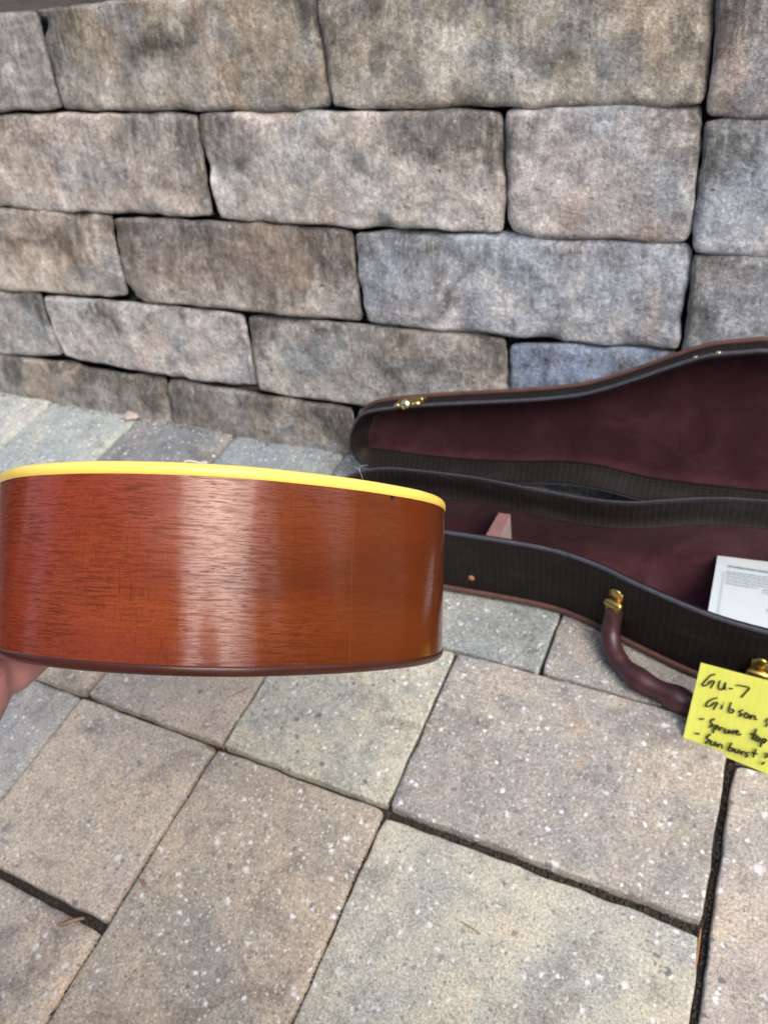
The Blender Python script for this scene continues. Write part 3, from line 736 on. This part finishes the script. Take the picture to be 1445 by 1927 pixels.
# handle
hp = [Vector(p) for p in ((-.0915, .629, .068), (-.0925, .622, .048), (-.0915, .606, .026), (-.082, .587, .015), (-.064, .570, .0125), (-.045, .5585, .0125), (-.022, .5515, .0125), (-.002, .547, .0125), (.018, .5425, .0125), (.038, .541, .0125), (.055, .5445, .0125), (.068, .553, .014), (.077, .568, .020), (.080, .584, .034), (.079, .590, .046))]
hp = [p+Vector((0, .003, .0035)) if 1 < i < 13 else p for i, p in enumerate(hp)]
hs = open_spline(hp, 6)
rads = []
for i, p in enumerate(hs):
    t = i/(len(hs)-1); base_r = .0112+.0030*math.exp(-((t-.5)/.23)**2)
    rads.append(base_r+(.0016*math.sin(t*PI*13) if .25 < t < .75 else 0))
handle = link('handle', MB().tube([p-CO for p in hs], rads, 14, up=Vector((0, -.3, 1))).mesh(), M['leather'], case)
seam_pts = [p-CO+Vector((0, .15, 1)).normalized()*(r*1.0) for p, r in zip(hs, rads)]
link('handle_seam', MB().tube(seam_pts[8:-8], .0008, 6).mesh(), M['leather'], handle)
for px_, py_, xx in ((1160, 1130, -.0905), (1430, 1246, .0785)):
    c0 = on_plane(px_, py_, Vector((0, .628 if xx < 0 else .590, 0)), Vector((0, 1, 0)))
    q, nn, tt = near_at(c0.x, c0.z)
    zc = .076 if xx < 0 else .056
    upv = Vector((0, 0, 1)); rm = Matrix((tt if tt.x > 0 else -tt, -nn, upv)).transposed()
    br = MB().box(q-CO+nn*.0015+Vector((0, 0, zc+.004-q.z)), (.018, .0022, .022), rm)
    pts = []
    br.tube([q-CO+nn*.0055+Vector((0, 0, zc-.004-q.z))+tt*s for s in (-.0115, -.0085, .0085, .0115)], [.0044, .0058, .0058, .0044], 12)
    br.box(q-CO+nn*.006+Vector((0, 0, zc-.012-q.z)), (.017, .0060, .016), rm)
    br.tube([q-CO+nn*d+Vector((0, 0, zc+.011-q.z)) for d in (.0, .003, .0045)], [.0085, .0082, .003], 14)
    link('handle_bracket', br.mesh(), M['brass'], handle)
# latch on the hidden near side is left to the lid; lid:
PH = R(80); LH = Vector((0, .805, .10)); LN = Vector((0, -math.sin(PH), math.cos(PH))); LW = Vector((0, math.cos(PH), math.sin(PH)))
def lidp(x, y):
    p = on_plane(x, y, LH, LN); return Vector((p.x, (p-LH).dot(LW)))
top_px = [(664, 800), (682, 778), (730, 768), (800, 762), (900, 757), (1000, 752), (1080, 744), (1130, 733), (1200, 711), (1260, 690), (1330, 669), (1400, 662), (1445, 660)]
bot_px = [(1340, 962), (1240, 949), (1180, 937), (1120, 921), (1050, 912), (970, 911), (880, 906), (800, 898), (735, 888), (688, 880), (662, 856), (656, 828)]
lo = [lidp(*p) for p in top_px]
lo += [V2(.08, .207), V2(.15, .196), V2(.22, .193), V2(.30, .205), V2(.38, .235), V2(.46, .25), V2(.53, .24), V2(.585, .19), V2(.60, .12), V2(.585, .05), V2(.53, .0), V2(.46, -.02), V2(.38, -.012), V2(.30, .008), V2(.22, .010), V2(.14, -.006), V2(.07, -.012)]
lo += [lidp(*p) for p in bot_px]
LO = arclen_fix(closed_spline(lo, 10), 300)
def ll(P, d): return [LH+Vector((p.x, 0, 0))+LW*p.y-LN*d-CO for p in P]      # d: distance behind the rim plane
LD = .034
lid = link('lid', MB().loft([ll(LO, .002), ll(LO, .012), ll(offset2(LO, -.0003), LD-.004)]).mesh(), M['reptile'], case)
link('lid_back', MB().loft([ll(offset2(LO, .002), LD-.002), ll(offset2(LO, .004), LD)], cap0=True, cap1=True).mesh(), M['reptile'], lid, smooth=False)
link('piping', MB().loft([ll(offset2(LO, -.0010+.0034*math.cos(a)), LD-.003+.0036*math.sin(a)) for a in [2*PI*i/10 for i in range(11)]]).mesh(), M['piping'], lid)
link('rim_edge', MB().loft([ll(offset2(LO, o), z) for o, z in ((-.0006, .004), (-.0009, .0015), (.0003, .0), (.0014, -.0004), (.0024, .0))]).mesh(), M['rim'], lid)
LN1 = [q-p for p, q in zip(LO, offset2(LO, 1.0))]
def lflare(off, P):
    out = []
    for p, n2 in zip(LO, LN1):
        f = max(0, n2.y)*min(1, max(0, (.12-p.y)/.06)); g2 = min(1, max(0, (-.40-p.x)/.10))*max(0, n2.x)*.8
        out.append(p+n2*(off+max(f, g2)*P))
    return out
link('lip', MB().loft([ll(offset2(LO, .0024), .0), ll(offset2(LO, .0046), .0), ll(offset2(LO, .0058), .002), ll(lflare(.006, .010), .012), ll(lflare(.0064, .019), .021), ll(lflare(.0095, .019), .0215)]).mesh(), M['reptile'], lid)
link('lining', MB().loft([ll(lflare(.009, .019), .020), ll(lflare(.0098, .020), .026), ll(lflare(.014, .019), .0295), ll(lflare(.020, .018), .0305)], cap1=True).mesh(), M['plush'], lid)
# latch plate on the lid's upper side
def lid_side(px, py, d, out=0.0):
    a = lidp(px, py); i = min(range(len(LO)), key=lambda i: (LO[i]-a).length); t = (LO[(i+1) % len(LO)]-LO[i-1]).normalized(); n2 = Vector((-t.y, t.x))
    if n2.y < 0: n2 = -n2
    p2 = LO[i]+n2*out
    return LH+Vector((p2.x, 0, 0))+LW*p2.y-LN*d-CO, Vector((t.x, 0, 0))+LW*t.y, Vector((n2.x, 0, 0))+LW*n2.y
lc, ltt, lnn = lid_side(768, 765, .012)
if ltt.x < 0: ltt = -ltt
lrm = Matrix((ltt, lnn, LN)).transposed()
latch = link('latch', MB().box(lc+lnn*.0014+LN*.0, (.046, .003, .025), lrm).mesh(), M['brass'], lid, smooth=False)
bk = MB().tube([lc+ltt*(-.003)+LN*.010+lnn*.002, lc+ltt*(-.003)+LN*.016+lnn*.0045], [.0085, .0070], 14, up=lnn)
bk.box(lc+ltt*.014+LN*.009+lnn*.0025, (.010, .004, .008), lrm); bk.box(lc+ltt*-.018+LN*.010+lnn*.0022, (.008, .003, .006), lrm)
for sx, sz in ((-.012, -.004), (.016, -.005)): bk.tube([lc+ltt*sx-LN*(-sz)*1+lnn*.002, lc+ltt*sx+LN*sz+lnn*.0042], [.0034, .002], 10, up=ltt)
link('latch_button', bk.mesh(), M['shinybrass'], latch)
for px_, py_ in ((1311, 690), (1347, 679)):
    cc, t_, n_2 = lid_side(px_, py_-8, .004)
    link('stud', MB().tube([cc+n_2*(-.0005), cc+n_2*.001, cc+n_2*.0018], [.0036, .0032, .001], 10, up=t_).mesh(), M['shinybrass'], lid)

# ------------------------------------------------------------------ warranty card and note
def sheet(corners, nx, ny, curl, thick=.0004):
    tl, tr, br, bl = corners
    w = (tr-tl).length; h = (bl-tl).length
    nrm = (tr-tl).cross(bl-tl).normalized()
    m = MB(); vs = []; uv = []
    for side_ in (0, 1):
        for j in range(ny+1):
            for i in range(nx+1):
                a = i/nx; b_ = j/ny; p = (tl*(1-a)+tr*a)*(1-b_)+(bl*(1-a)+br*a)*b_
                vs.append(p+nrm*(curl(a, b_)+side_*thick)); uv.append((a*w, (1-b_)*h))
    n = nx+1; off = (nx+1)*(ny+1); fs = []; us = []
    for s_ in (0, 1):
        for j in range(ny):
            for i in range(nx):
                a = j*n+i; f = (a, a+1, a+n+1, a+n) if s_ else (a, a+n, a+n+1, a+1)
                fs.append(tuple(q+s_*off for q in f)); us.append([uv[q] for q in f])
    return m.add(vs, fs, us), nrm
ctl = on_z(1350, 1043, .020); cbl = on_z(1331, 1153, .114); ctr_ = on_z(1445, 1057, .020); cbr_ = on_z(1445, 1182, .114)
ctr = ctl+(ctr_-ctl).normalized()*.11; cbr = cbl+(cbr_-cbl).normalized()*.11
cm_, cn = sheet([ctl, ctr, cbr, cbl], 12, 12, lambda a, b: 0)
if cn.z < 0: pass
card = link('warranty_card', cm_.mesh(), M['card'], smooth=False)
tag(card, 'white printed card with fine grey text and pale green border, lying inside the open case', 'card')
cw = (ctr-ctl).length; ch = (cbl-ctl).length
cnu = cn if cn.dot(CPOS-ctl) > 0 else -cn
def cpt(u, v): return ctl+(ctr-ctl)*(u/cw)+(cbl-ctl)*(v/ch)+cnu*.0007
pr = MB()
def dash(u, v, w_, h_):
    vs = [cpt(u, v), cpt(u+w_, v), cpt(u+w_, v+h_), cpt(u, v+h_)]; pr.add(vs, [(0, 1, 2, 3), (3, 2, 1, 0)])
def words(u0, u1, v, h_, lo_, hi_):
    u = u0
    while u < u1:
        w_ = random.uniform(lo_, hi_); dash(u, v, min(w_, u1-u), h_); u += w_+.0011
rnd = random.Random(3)
words(.014, .10, ch*.19, .0065, .007, .016)
for i in range(6): words(.014, .10 if i < 5 else .05, ch*(.30+.042*i), .0022, .003, .009)
for i in range(2): words(.055, .10, ch*(.52+.045*i), .0024, .003, .008)
words(.062, .10, ch*.80, .005, .012, .02)
tag(link('print', pr.mesh(), M['greyink'], card, smooth=False), kind='stuff')

nbl = on_z(1283, 1393, .0012); 
NTL = on_plane(1318, 1247, Vector((0, .556, 0)), Vector((0, 1, 0)))
nbr_ = on_z(1445, 1460, .0012); NDIR = (nbr_-nbl).normalized()
# the sheet stands on its lower edge and leans back on the handle
NW = .128
ndir_up = (NTL-nbl)
nn_ = NDIR.cross(ndir_up).normalized()
ntr_px = on_plane(1445, 1281, nbl, nn_)
tdir = (ntr_px-NTL).normalized()
NTRc = NTL+tdir*NW; NBR = nbl+NDIR*NW
def curl(a, b): return 0.0
def ncurl(a, b): return -.004*math.sin(min(1, a*2.2)*PI)*(b**3)+.002*(1-b)*a
nm, nnr = sheet([NTL, NTRc, NBR, nbl], 24, 24, lambda a, b: 0.0025*math.sin(a*PI)*b**2)
note = link('sticky_note', nm.mesh(), M['note'])
tag(note, 'bright yellow ruled paper note with handwriting, propped against the case handle', 'note')
nvis = nnr if nnr.dot(CPOS-nbl) > 0 else -nnr
def cp(x, y):
    X = 1100+x/4.0145; Y = 980+y/4.0145
    return on_plane(X, Y, nbl+nvis*.0012, nn_)
strokes = [
 [(985,1160),(950,1170),(915,1205),(888,1235),(895,1248),(930,1236),(952,1215)], [(940,1214),(978,1212),(962,1245),(952,1264)],
 [(1022,1208),(1010,1250),(1020,1276),(1045,1268),(1062,1226)], [(1064,1222),(1058,1278)], [(1088,1268),(1116,1270)], [(1143,1243),(1190,1248),(1242,1262),(1215,1298),(1183,1334)],
 [(1002,1338),(960,1350),(925,1375),(912,1400),(940,1402),(972,1386)], [(965,1378),(1004,1374),(985,1405),(972,1428)], [(1042,1390),(1032,1424)], [(1048,1374),(1052,1377)],
 [(1106,1374),(1085,1440),(1108,1452),(1126,1432),(1098,1420)], [(1196,1430),(1166,1442),(1186,1460),(1162,1480)], [(1218,1450),(1200,1474),(1220,1490),(1240,1470),(1220,1450)], [(1256,1464),(1246,1500),(1262,1476),(1286,1476),(1282,1500),(1302,1500)],
 [(1398,1493),(1365,1512),(1385,1530),(1362,1556)],
 [(868,1496),(900,1499)], [(980,1498),(950,1515),(966,1543),(938,1560)], [(985,1543),(968,1602)], [(985,1546),(1006,1550),(982,1576)], [(1020,1560),(1013,1586),(1026,1563),(1046,1570)], [(1060,1570),(1054,1598),(1078,1604),(1090,1580),(1088,1608)], [(1126,1586),(1104,1600),(1124,1612)], [(1134,1602),(1160,1594),(1148,1584),(1136,1602),(1158,1618),(1178,1610)],
 [(1296,1575),(1264,1652)], [(1248,1610),(1304,1620)], [(1302,1630),(1286,1654),(1304,1666),(1322,1645),(1302,1630)], [(1346,1644),(1324,1708)], [(1346,1650),(1372,1654),(1346,1682)],
 [(834,1604),(868,1612)], [(950,1612),(918,1640),(942,1658),(906,1682)], [(956,1660),(948,1688),(972,1696),(986,1670),(984,1700)], [(1005,1684),(998,1710),(1014,1690),(1036,1694),(1033,1720)], [(1108,1678),(1080,1730),(1104,1740),(1122,1722),(1094,1714)], [(1136,1724),(1128,1746),(1152,1750),(1166,1730),(1163,1756)], [(1186,1740),(1178,1766),(1190,1744),(1212,1750)], [(1237,1750),(1214,1760),(1230,1774),(1208,1786)], [(1294,1726),(1268,1786)], [(1258,1752),(1306,1762)], [(1362,1758),(1388,1766),(1358,1792)], [(1356,1822),(1334,1842)]]
ib = MB()
for s_ in strokes:
    pts = open_spline([cp(*q) for q in s_], 5) if len(s_) > 2 else [cp(*q) for q in s_]
    ib.tube(pts, .0008 if s_ in strokes[:15] else .0010, 6, up=nvis)
link('handwriting', ib.mesh(), M['ink'], note)

# ------------------------------------------------------------------ small litter
def twig(pts, r, mat, label, cat, name):
    o = link(name, MB().tube(pts, r, 6).mesh(), M[mat]); tag(o, label, cat); return o
def litter(px, label, mat='dry', z=.002, w=.0035, name='dry_leaf', cat='leaf'):
    pts = [on_z(x, y, z+dz) for x, y, dz in px]; m = MB(); pts = open_spline(pts, 5); L = []
    for i, p in enumerate(pts):
        t = (pts[min(i+1, len(pts)-1)]-pts[max(0, i-1)]).normalized(); a = t.cross(Vector((0, 0, 1))).normalized(); ww = w*(math.sin(PI*(i+.6)/(len(pts)+.2)))**.6
        L.append([p+a*ww, p+Vector((0, 0, .0008)), p-a*ww, p-Vector((0, 0, .0004))])
    m.loft(L, True, True, True); o = link(name, m.mesh(), M[mat]); tag(o, label, cat)
litter([(1192, 1685, -.006), (1225, 1696, -.002), (1265, 1712, 0)], 'curled brown dry leaf lodged in the wide joint at the lower right of the patio', 'dry', .000, .0036)
litter([(1278, 1716, .001), (1300, 1723, .002), (1318, 1731, .001)], 'short pale silvery twig lying beside the lower right paver corner', 'pale', .0006, .0018, 'twig', 'twig')
litter([(108, 1742, 0), (135, 1733, .002), (160, 1727, .003)], 'tan forked dry leaf at the end of the dark joint at lower left', 'dry', .0015, .0026)
litter([(262, 1652, 0), (270, 1662, .001), (272, 1670, .001)], 'tiny tan leaf scrap on the long joint left of centre', 'dry', .0015, .0020)
litter([(384, 1400, 0), (394, 1406, .001), (402, 1413, .001)], 'small rust-coloured leaf scrap at the four-paver crossing below the guitar', 'dry', .0022, .0016)
litter([(866, 1733, .0), (885, 1745, .0006), (903, 1757, .0)], 'thin dry pine needle lying flat on the yellowish paver', 'dry', -.0015, .0007, 'pine_needle', 'needle')
litter([(430, 1312, .0), (448, 1304, .0012), (468, 1294, .0)], 'orange-brown pine needle on the paver just under the guitar back', 'dry', .0022, .0009, 'pine_needle', 'needle')
litter([(1313, 1560, -.008), (1309, 1600, -.007), (1303, 1650, -.008)], 'dark brown twig down inside the straight joint below the yellow note', 'twig', 0, .0016, 'twig', 'twig')
litter([(1318, 1745, -.006), (1310, 1800, -.006), (1302, 1850, -.008)], 'reddish brown twig down inside the joint at the right bottom edge', 'twig', 0, .0017, 'twig', 'twig')
fz = [(684, 897), (678, 886), (677, 878), (684, 873), (692, 873)]
gt = lambda x, y: on_plane(x, y, GT+GC*.0008+GA*0, GC)
F0 = on_plane(684, 905, GT+GC*0-GC*.001, (CPOS-GT).normalized())
pl_n = CF
def ft(x, y, d=.475): 
    v = ray(x, y); return CPOS+v*d
tw = MB(); tw.tube(open_spline([ft(683, 902), ft(678, 889), ft(677, 880), ft(684, 876), ft(692, 875)], 6), .0001, 5); tw.tube(open_spline([ft(678, 886), ft(671, 880), ft(666, 878)], 5), .00014, 5)
tag(link('loose_thread', tw.mesh(), M['fuzz']), 'tiny curly white thread standing up from the guitar binding near its right end', 'thread')
# little white fleck on the top edge: runs along the outline
def edge_at(px):
    best = None
    for i in range(n_):
        if OUT[i].x > .14: continue
        q = gm @ Vector((OUT[i].x, OUT[i].y, 0)); x = W0/2+FPX*((q-CPOS).dot(CR))/((q-CPOS).dot(CF)); z = (q-CPOS).dot(CF)
        if best is None or abs(x-px)+z*100 < best[0]: best = (abs(x-px)+z*100, i)
    return OUT[best[1]]
pts = []
for x, hh in ((344, -.0012), (352, .0002), (362, .0007), (374, -.0002), (383, .0004), (390, -.0012)):
    e_ = edge_at(x); c_ = Vector((.17, 0)); e_ = e_+(c_-e_).normalized()*.0022; pts.append(gm @ Vector((e_.x, e_.y, .0006+hh)))
pp = open_spline(pts, 4)
tag(link('white_fleck', MB().tube(pp, [.0004+.0004*math.sin(PI*i/(len(pp)-1)) for i in range(len(pp))], 6).mesh(), M['fuzz']), 'tiny white fleck on the top edge of the guitar binding', 'scrap')
def pebble(c, r, label):
    m = bpy.data.meshes.new('pebble'); bm = bmesh.new(); bmesh.ops.create_icosphere(bm, subdivisions=3, radius=1)
    for v_ in bm.verts:
        f = 1+.25*noise.noise(v_.co*1.4+c*30); v_.co = Vector((v_.co.x*r*1.5*f, v_.co.y*r*f, v_.co.z*r*.6*f))
    bm.to_mesh(m); bm.free(); o = link('pebble', m, M['pebble'], None, c); tag(o, label, 'pebble')
pebble(on_z(246, 783, .004), .012, 'loose tan stone chip at the foot of the wall on the far paving')
pebble(on_z(352, 795, .001), .007, 'small reddish grit lump at the foot of the wall right of the tan chip')

def grit(name, n, gen, label_seed, mats, lo_, hi_):
    rg = random.Random(label_seed); o_ = None
    m = MB()
    for i in range(n):
        c, dr = gen(rg); r = rg.uniform(lo_, hi_); st = rg.choice((1, 1, 1.4, 2.2))
        e1 = dr.normalized(); e2 = Vector((-e1.y, e1.x, rg.uniform(-.3, .3))).normalized(); e3 = e1.cross(e2)
        vs = [c+e1*r*st, c-e1*r*st, c+e2*r*.8, c-e2*r*.8, c+e3*r*.6, c-e3*r*.6]
        m.add(vs, [(0, 2, 4), (2, 1, 4), (1, 3, 4), (3, 0, 4), (2, 0, 5), (1, 2, 5), (3, 1, 5), (0, 3, 5)])
    return tag(link(name, m.mesh(), mats), kind='stuff')
def rdir(rg): return Vector((rg.uniform(-1, 1), rg.uniform(-1, 1), rg.uniform(-.2, .2)+.01))
grit('joint_grit', 1300, lambda rg: (Vector((rg.uniform(-1.9, .3), YB-.012+rg.gauss(0, .006), rg.uniform(-.004, .003))), rdir(rg)), 5, M['sandgrit'], .0006, .0022)
def jg(rg):
    q = rg.random()
    if q < .35: return Vector((.079*U+rg.gauss(0, .0015), rg.uniform(-.02, .65)*U, -.0085+rg.uniform(-.003, .002))), rdir(rg)
    if q < .60: return Vector((rg.uniform(-.33, .075)*U, .380*U+rg.gauss(0, .0018), -.0085+rg.uniform(-.003, .002))), rdir(rg)
    if q < .80: return Vector((rg.uniform(-.875, -.61)*U, .1115*U+rg.gauss(0, .002), -.0085+rg.uniform(-.003, .002))), rdir(rg)
    return Vector((rg.choice((-.6085, -.331))*U+rg.gauss(0, .001), rg.uniform(-.02, .65)*U, -.008+rg.uniform(-.003, .003))), rdir(rg)
grit('joint_grit', 2600, jg, 9, M['sandgrit'], .0005, .0019)
grit('pine_straw', 260, lambda rg: (Vector((rg.uniform(-1.9, .3), YB-.012+rg.gauss(0, .008), rg.uniform(-.001, .004))), Vector((1, rg.uniform(-.6, .6), rg.uniform(-.1, .1)))), 12, M['twig'], .0006, .0016)

# ------------------------------------------------------------------ person holding the guitar
def capsule_chain(m, pts, rads, seg=20):
    """tapered limb with round ends, used as a volume for the remesh"""
    P = [Vector(p) for p in pts]
    m.tube(P, rads, seg, up=Vector((.31, .17, .93)))
    for p, r in zip(P, rads):
        L = []
        for i in range(1, 8):
            a = PI*i/8; L.append([Vector((math.sin(a)*math.cos(2*PI*k/seg), math.sin(a)*math.sin(2*PI*k/seg), math.cos(a)))*r+p for k in range(seg)])
        m.loft(L, True, True, True)
def remesh(name, m, mat, vox, parent, smooth_it=6):
    o = link(name, m.mesh(), mat, parent)
    md = o.modifiers.new('join', 'REMESH'); md.mode = 'VOXEL'; md.voxel_size = vox; md.use_smooth_shade = True
    ms = o.modifiers.new('soften', 'SMOOTH'); ms.iterations = smooth_it; ms.factor = .5
    return o
person = tag(empty('person', loc=(.12, -.55, 0)), 'person whose bare hand supports the guitar back at the left edge of the picture', 'person')
PO = Vector((.12, -.55, 0))
def gl(a, b, c): return gm @ Vector((a, b, c))          # guitar frame to world
ZB = -.119
def gpx(x, y, below):
    """point under the guitar back seen at pixel x, y"""
    pln = GT+GC*(-.112-below)
    return on_plane(x, y, pln, GC)
HD = .52
def fx(x, y, d): return CPOS+ray(x, y)*d
pc = fx(-10, 1215, .565)                    # palm centre
hm = MB()
wr = fx(-62, 1292, .515); fa = fx(-330, 1600, .40)
fa2 = Vector((-.42, -.12, .42)); 
el = Vector((-.36, -.30, .36)); sh = Vector((-.10, -.42, .82))
capsule_chain(hm, [el-PO, (el.lerp(wr, .45))-PO, (el.lerp(wr, .8))-PO, wr-PO], [.042, .043, .033, .029])
capsule_chain(hm, [wr-PO, pc-PO], [.0275, .026]); 
adir = (pc-wr).normalized(); sdirv = adir.cross(GC).normalized()
for s_ in (-.026, -.009, .009, .026):
    capsule_chain(hm, [wr.lerp(pc, .35)+sdirv*s_*.6-PO, pc+adir*.028+sdirv*s_-PO], [.016, .0135])
fl = {-.030: (.030, .020, .016), -.010: (.036, .024, .019), .010: (.038, .026, .020), .030: (.034, .023, .018)}
for s_, ln in fl.items():
    p = pc+adir*.034+sdirv*s_; d = (adir+sdirv*s_*4).normalized(); pts = [p]
    for q, up_ in zip(ln, (.10, .05, -.02)):
        dd = (d+GC*up_).normalized(); pts.append(pts[-1]+dd*q)
    capsule_chain(hm, [q-PO for q in pts], [.0098, .0092, .0084, .0074], 14)
    nl = pts[-1]
sgn = 1 if sdirv.dot(CD) > 0 else -1
tb = wr.lerp(pc, .35)+sdirv*sgn*.022
td = (adir*.55+sdirv*sgn*.65+GC*.35).normalized()
capsule_chain(hm, [tb-PO, tb+td*.030-PO, tb+td*.030+(adir*.9+sdirv*sgn*.35+GC*.2).normalized()*.030-PO, tb+td*.030+(adir*.9+sdirv*sgn*.35+GC*.2).normalized()*.052-PO], [.016, .0125, .0108, .0088], 14)
capsule_chain(hm, [el-PO, sh-PO, Vector((.05, -.46, .84))-PO, sh2-PO if False else Vector((.22, -.46, .84))-PO, Vector((.30, -.30, .60))-PO], [.042, .05, .055, .05, .042])
# other arm, neck and head belong to the same body
el2 = Vector((.30, -.30, .60)); wr2 = Vector((.13, -.10, .79)); sh2 = Vector((.22, -.46, .84))
capsule_chain(hm, [el2-PO, wr2-PO], [.042, .028]); capsule_chain(hm, [wr2-PO, Vector((.08, -.05, .80))-PO], [.027, .026])
for q in range(4):
    b0 = Vector((.085, -.055, .775+q*.018)); capsule_chain(hm, [b0-PO, b0+Vector((-.02, .012, .0))-PO, b0+Vector((-.045, -.004, .004))-PO, b0+Vector((-.06, -.02, .006))-PO], [.0095, .009, .0082, .0072], 12)
capsule_chain(hm, [Vector((.09, -.07, .85))-PO, Vector((.06, -.045, .865))-PO, Vector((.035, -.03, .868))-PO], [.012, .0105, .009], 12)
hc = Vector((-.035, -.24, 1.08))
capsule_chain(hm, [Vector((.03, -.46, .88))-PO, Vector((.0, -.34, 1.0))-PO], [.058, .052])
capsule_chain(hm, [hc+Vector((.0, -.03, .02))-PO, hc+Vector((-.01, .02, -.035))-PO], [.078, .058], 24)
capsule_chain(hm, [hc+Vector((-.02, .055, -.01))-PO, hc+Vector((-.027, .078, -.03))-PO], [.012, .014], 12)
for s_ in (-1, 1): capsule_chain(hm, [hc+Vector((s_*.076, -.025, 0))-PO, hc+Vector((s_*.08, -.03, .02))-PO], [.012, .014], 12)
body = remesh('skin', hm, M['skin'], .0028, person, 5)
sm_ = MB()
capsule_chain(sm_, [sh-PO, sh.lerp(el, .6)-PO, sh.lerp(el, .93)-PO], [.072, .058, .050]); capsule_chain(sm_, [sh2-PO, sh2.lerp(el2, .93)-PO], [.072, .05])
capsule_chain(sm_, [Vector((.06, -.62, .28))-PO, Vector((.06, -.56, .50))-PO, Vector((.06, -.49, .74))-PO, Vector((.05, -.46, .84))-PO], [.15, .145, .155, .09]); capsule_chain(sm_, [sh-PO, sh2-PO], [.07, .07])
remesh('shirt', sm_, M['shirt'], .008, person, 8)
lg_ = MB()
capsule_chain(lg_, [Vector((.0, -.62, .26))-PO, Vector((-.12, -.25, .30))-PO], [.11, .072]); capsule_chain(lg_, [Vector((-.12, -.25, .30))-PO, Vector((-.12, -.52, .09))-PO], [.07, .045])
capsule_chain(lg_, [Vector((.14, -.62, .26))-PO, Vector((.24, -.22, .42))-PO], [.11, .075]); capsule_chain(lg_, [Vector((.24, -.22, .42))-PO, Vector((.24, -.28, .10))-PO], [.07, .045])
remesh('trousers', lg_, M['denim'], .008, person, 6)
for c0, c1 in ((Vector((.24, -.30, .035)), Vector((.24, -.12, .03))), (Vector((-.12, -.56, .04)), Vector((-.12, -.40, .03)))):
    s_ = MB(); capsule_chain(s_, [c0-PO, c1-PO], [.042, .036]); link('shoe', s_.mesh(), M['black'], person)
hr = MB(); capsule_chain(hr, [hc+Vector((0, -.045, .035))-PO, hc+Vector((0, -.055, .0))-PO], [.084, .075], 20); link('hair', hr.mesh(), M['hair'], person)

# ------------------------------------------------------------------ unseen house and shrubs, added around the patio to shape reflections
house = tag(empty('house', loc=(-1.2, -3.4, 0)), 'pale sided house standing across the patio behind the camera', 'house')
HX0, HX1, HZ = -5.5, 2.1, 5.0
HO = Vector((-1.2, -3.4, 0))
m = MB().box(Vector(((HX0+HX1)/2, -5.0, HZ/2-.1))-HO, (HX1-HX0, 3.0, HZ)); hw = link('wall', m.mesh(), M['siding'], house, smooth=False)
for i in range(30):
    z = .1+i*.16
    link('siding_board', MB().add([Vector((HX0, -3.5, z))-HO, Vector((HX1, -3.5, z))-HO, Vector((HX1, -3.497, z+.16))-HO, Vector((HX0, -3.497, z+.16))-HO, Vector((HX0, -3.475, z))-HO, Vector((HX1, -3.475, z))-HO],
        [(4, 5, 2, 3), (0, 1, 5, 4)]).mesh(), M['siding'], hw, smooth=False)
rf = MB().add([Vector(p)-HO for p in ((HX0-.3, -3.1, HZ-.2), (HX1+.3, -3.1, HZ-.2), (HX1+.3, -5, HZ+1.2), (HX0-.3, -5, HZ+1.2), (HX0-.3, -6.9, HZ-.2), (HX1+.3, -6.9, HZ-.2))], [(0, 1, 2, 3), (3, 2, 5, 4), (0, 4, 5, 1)])
link('roof', rf.mesh(), M['roof'], house, smooth=False)
for wx in (-3.6, -1.5):
    wdw = link('window', MB().box(Vector((wx, -3.46, 1.7))-HO, (1.1, .06, 1.3)).mesh(), M['trim'], house, smooth=False)
    link('pane', MB().box(Vector((wx, -3.425, 1.7))-HO, (.95, .012, 1.15)).mesh(), M['glass'], wdw, smooth=False)
def shrub(c, rx, ry, h, label):  # added out of view to darken bands in the guitar's reflection
    t = tag(empty('added_shrub', loc=c), label, 'shrub', 'unseen evergreen shrubs added around the patio for reflections')
    link('trunk', MB().tube([(0, 0, 0), (.02, .01, h*.4), (0, 0, h*.8)], [.05, .035, .012], 8).mesh(), M['bark'], t)
    m = MB(); rg = random.Random(len(label)*7+int(h*10))
    vs = []; fs = []
    for i in range(5200):
        z = rg.random(); a = rg.random()*2*PI; rr = (rg.random()**.4)*(1-z**2.2*.75)*(.8+.3*noise.noise(Vector((math.cos(a)*1.5, math.sin(a)*1.5, z*4))))
        p = Vector((math.cos(a)*rr*rx, math.sin(a)*rr*ry, .1+z*(h-.1))); d = Vector((rg.uniform(-1, 1), rg.uniform(-1, 1), rg.uniform(-.6, 1))).normalized(); e = d.orthogonal().normalized()
        s = rg.uniform(.035, .08); b_ = len(vs); vs += [p, p+d*s+e*s*.35, p+d*s*2, p+d*s-e*s*.35]; fs.append((b_, b_+1, b_+2, b_+3))
    m.add(vs, fs); link('foliage', m.mesh(), M['leaf'], t, smooth=False)
for i, y in enumerate((-1.9, -1.1, -.3, .5)):
    shrub((2.9+.1*(i % 2), y, 0), .55, .5, (1.5, 1.75, 2.0, 2.1)[i], ('shrub at the right of the patio nearest the house', 'second shrub from the house on the right of the patio', 'third shrub from the house on the right of the patio', 'shrub on the right of the patio next to the stone wall')[i])
for i, y in enumerate((-2.2, -1.3, -.4)):
    shrub((-3.3, y, 0), .6, .55, 1.5, ('shrub at the left of the patio nearest the house', 'middle shrub at the left of the patio', 'shrub at the left of the patio nearest the stone wall')[i])
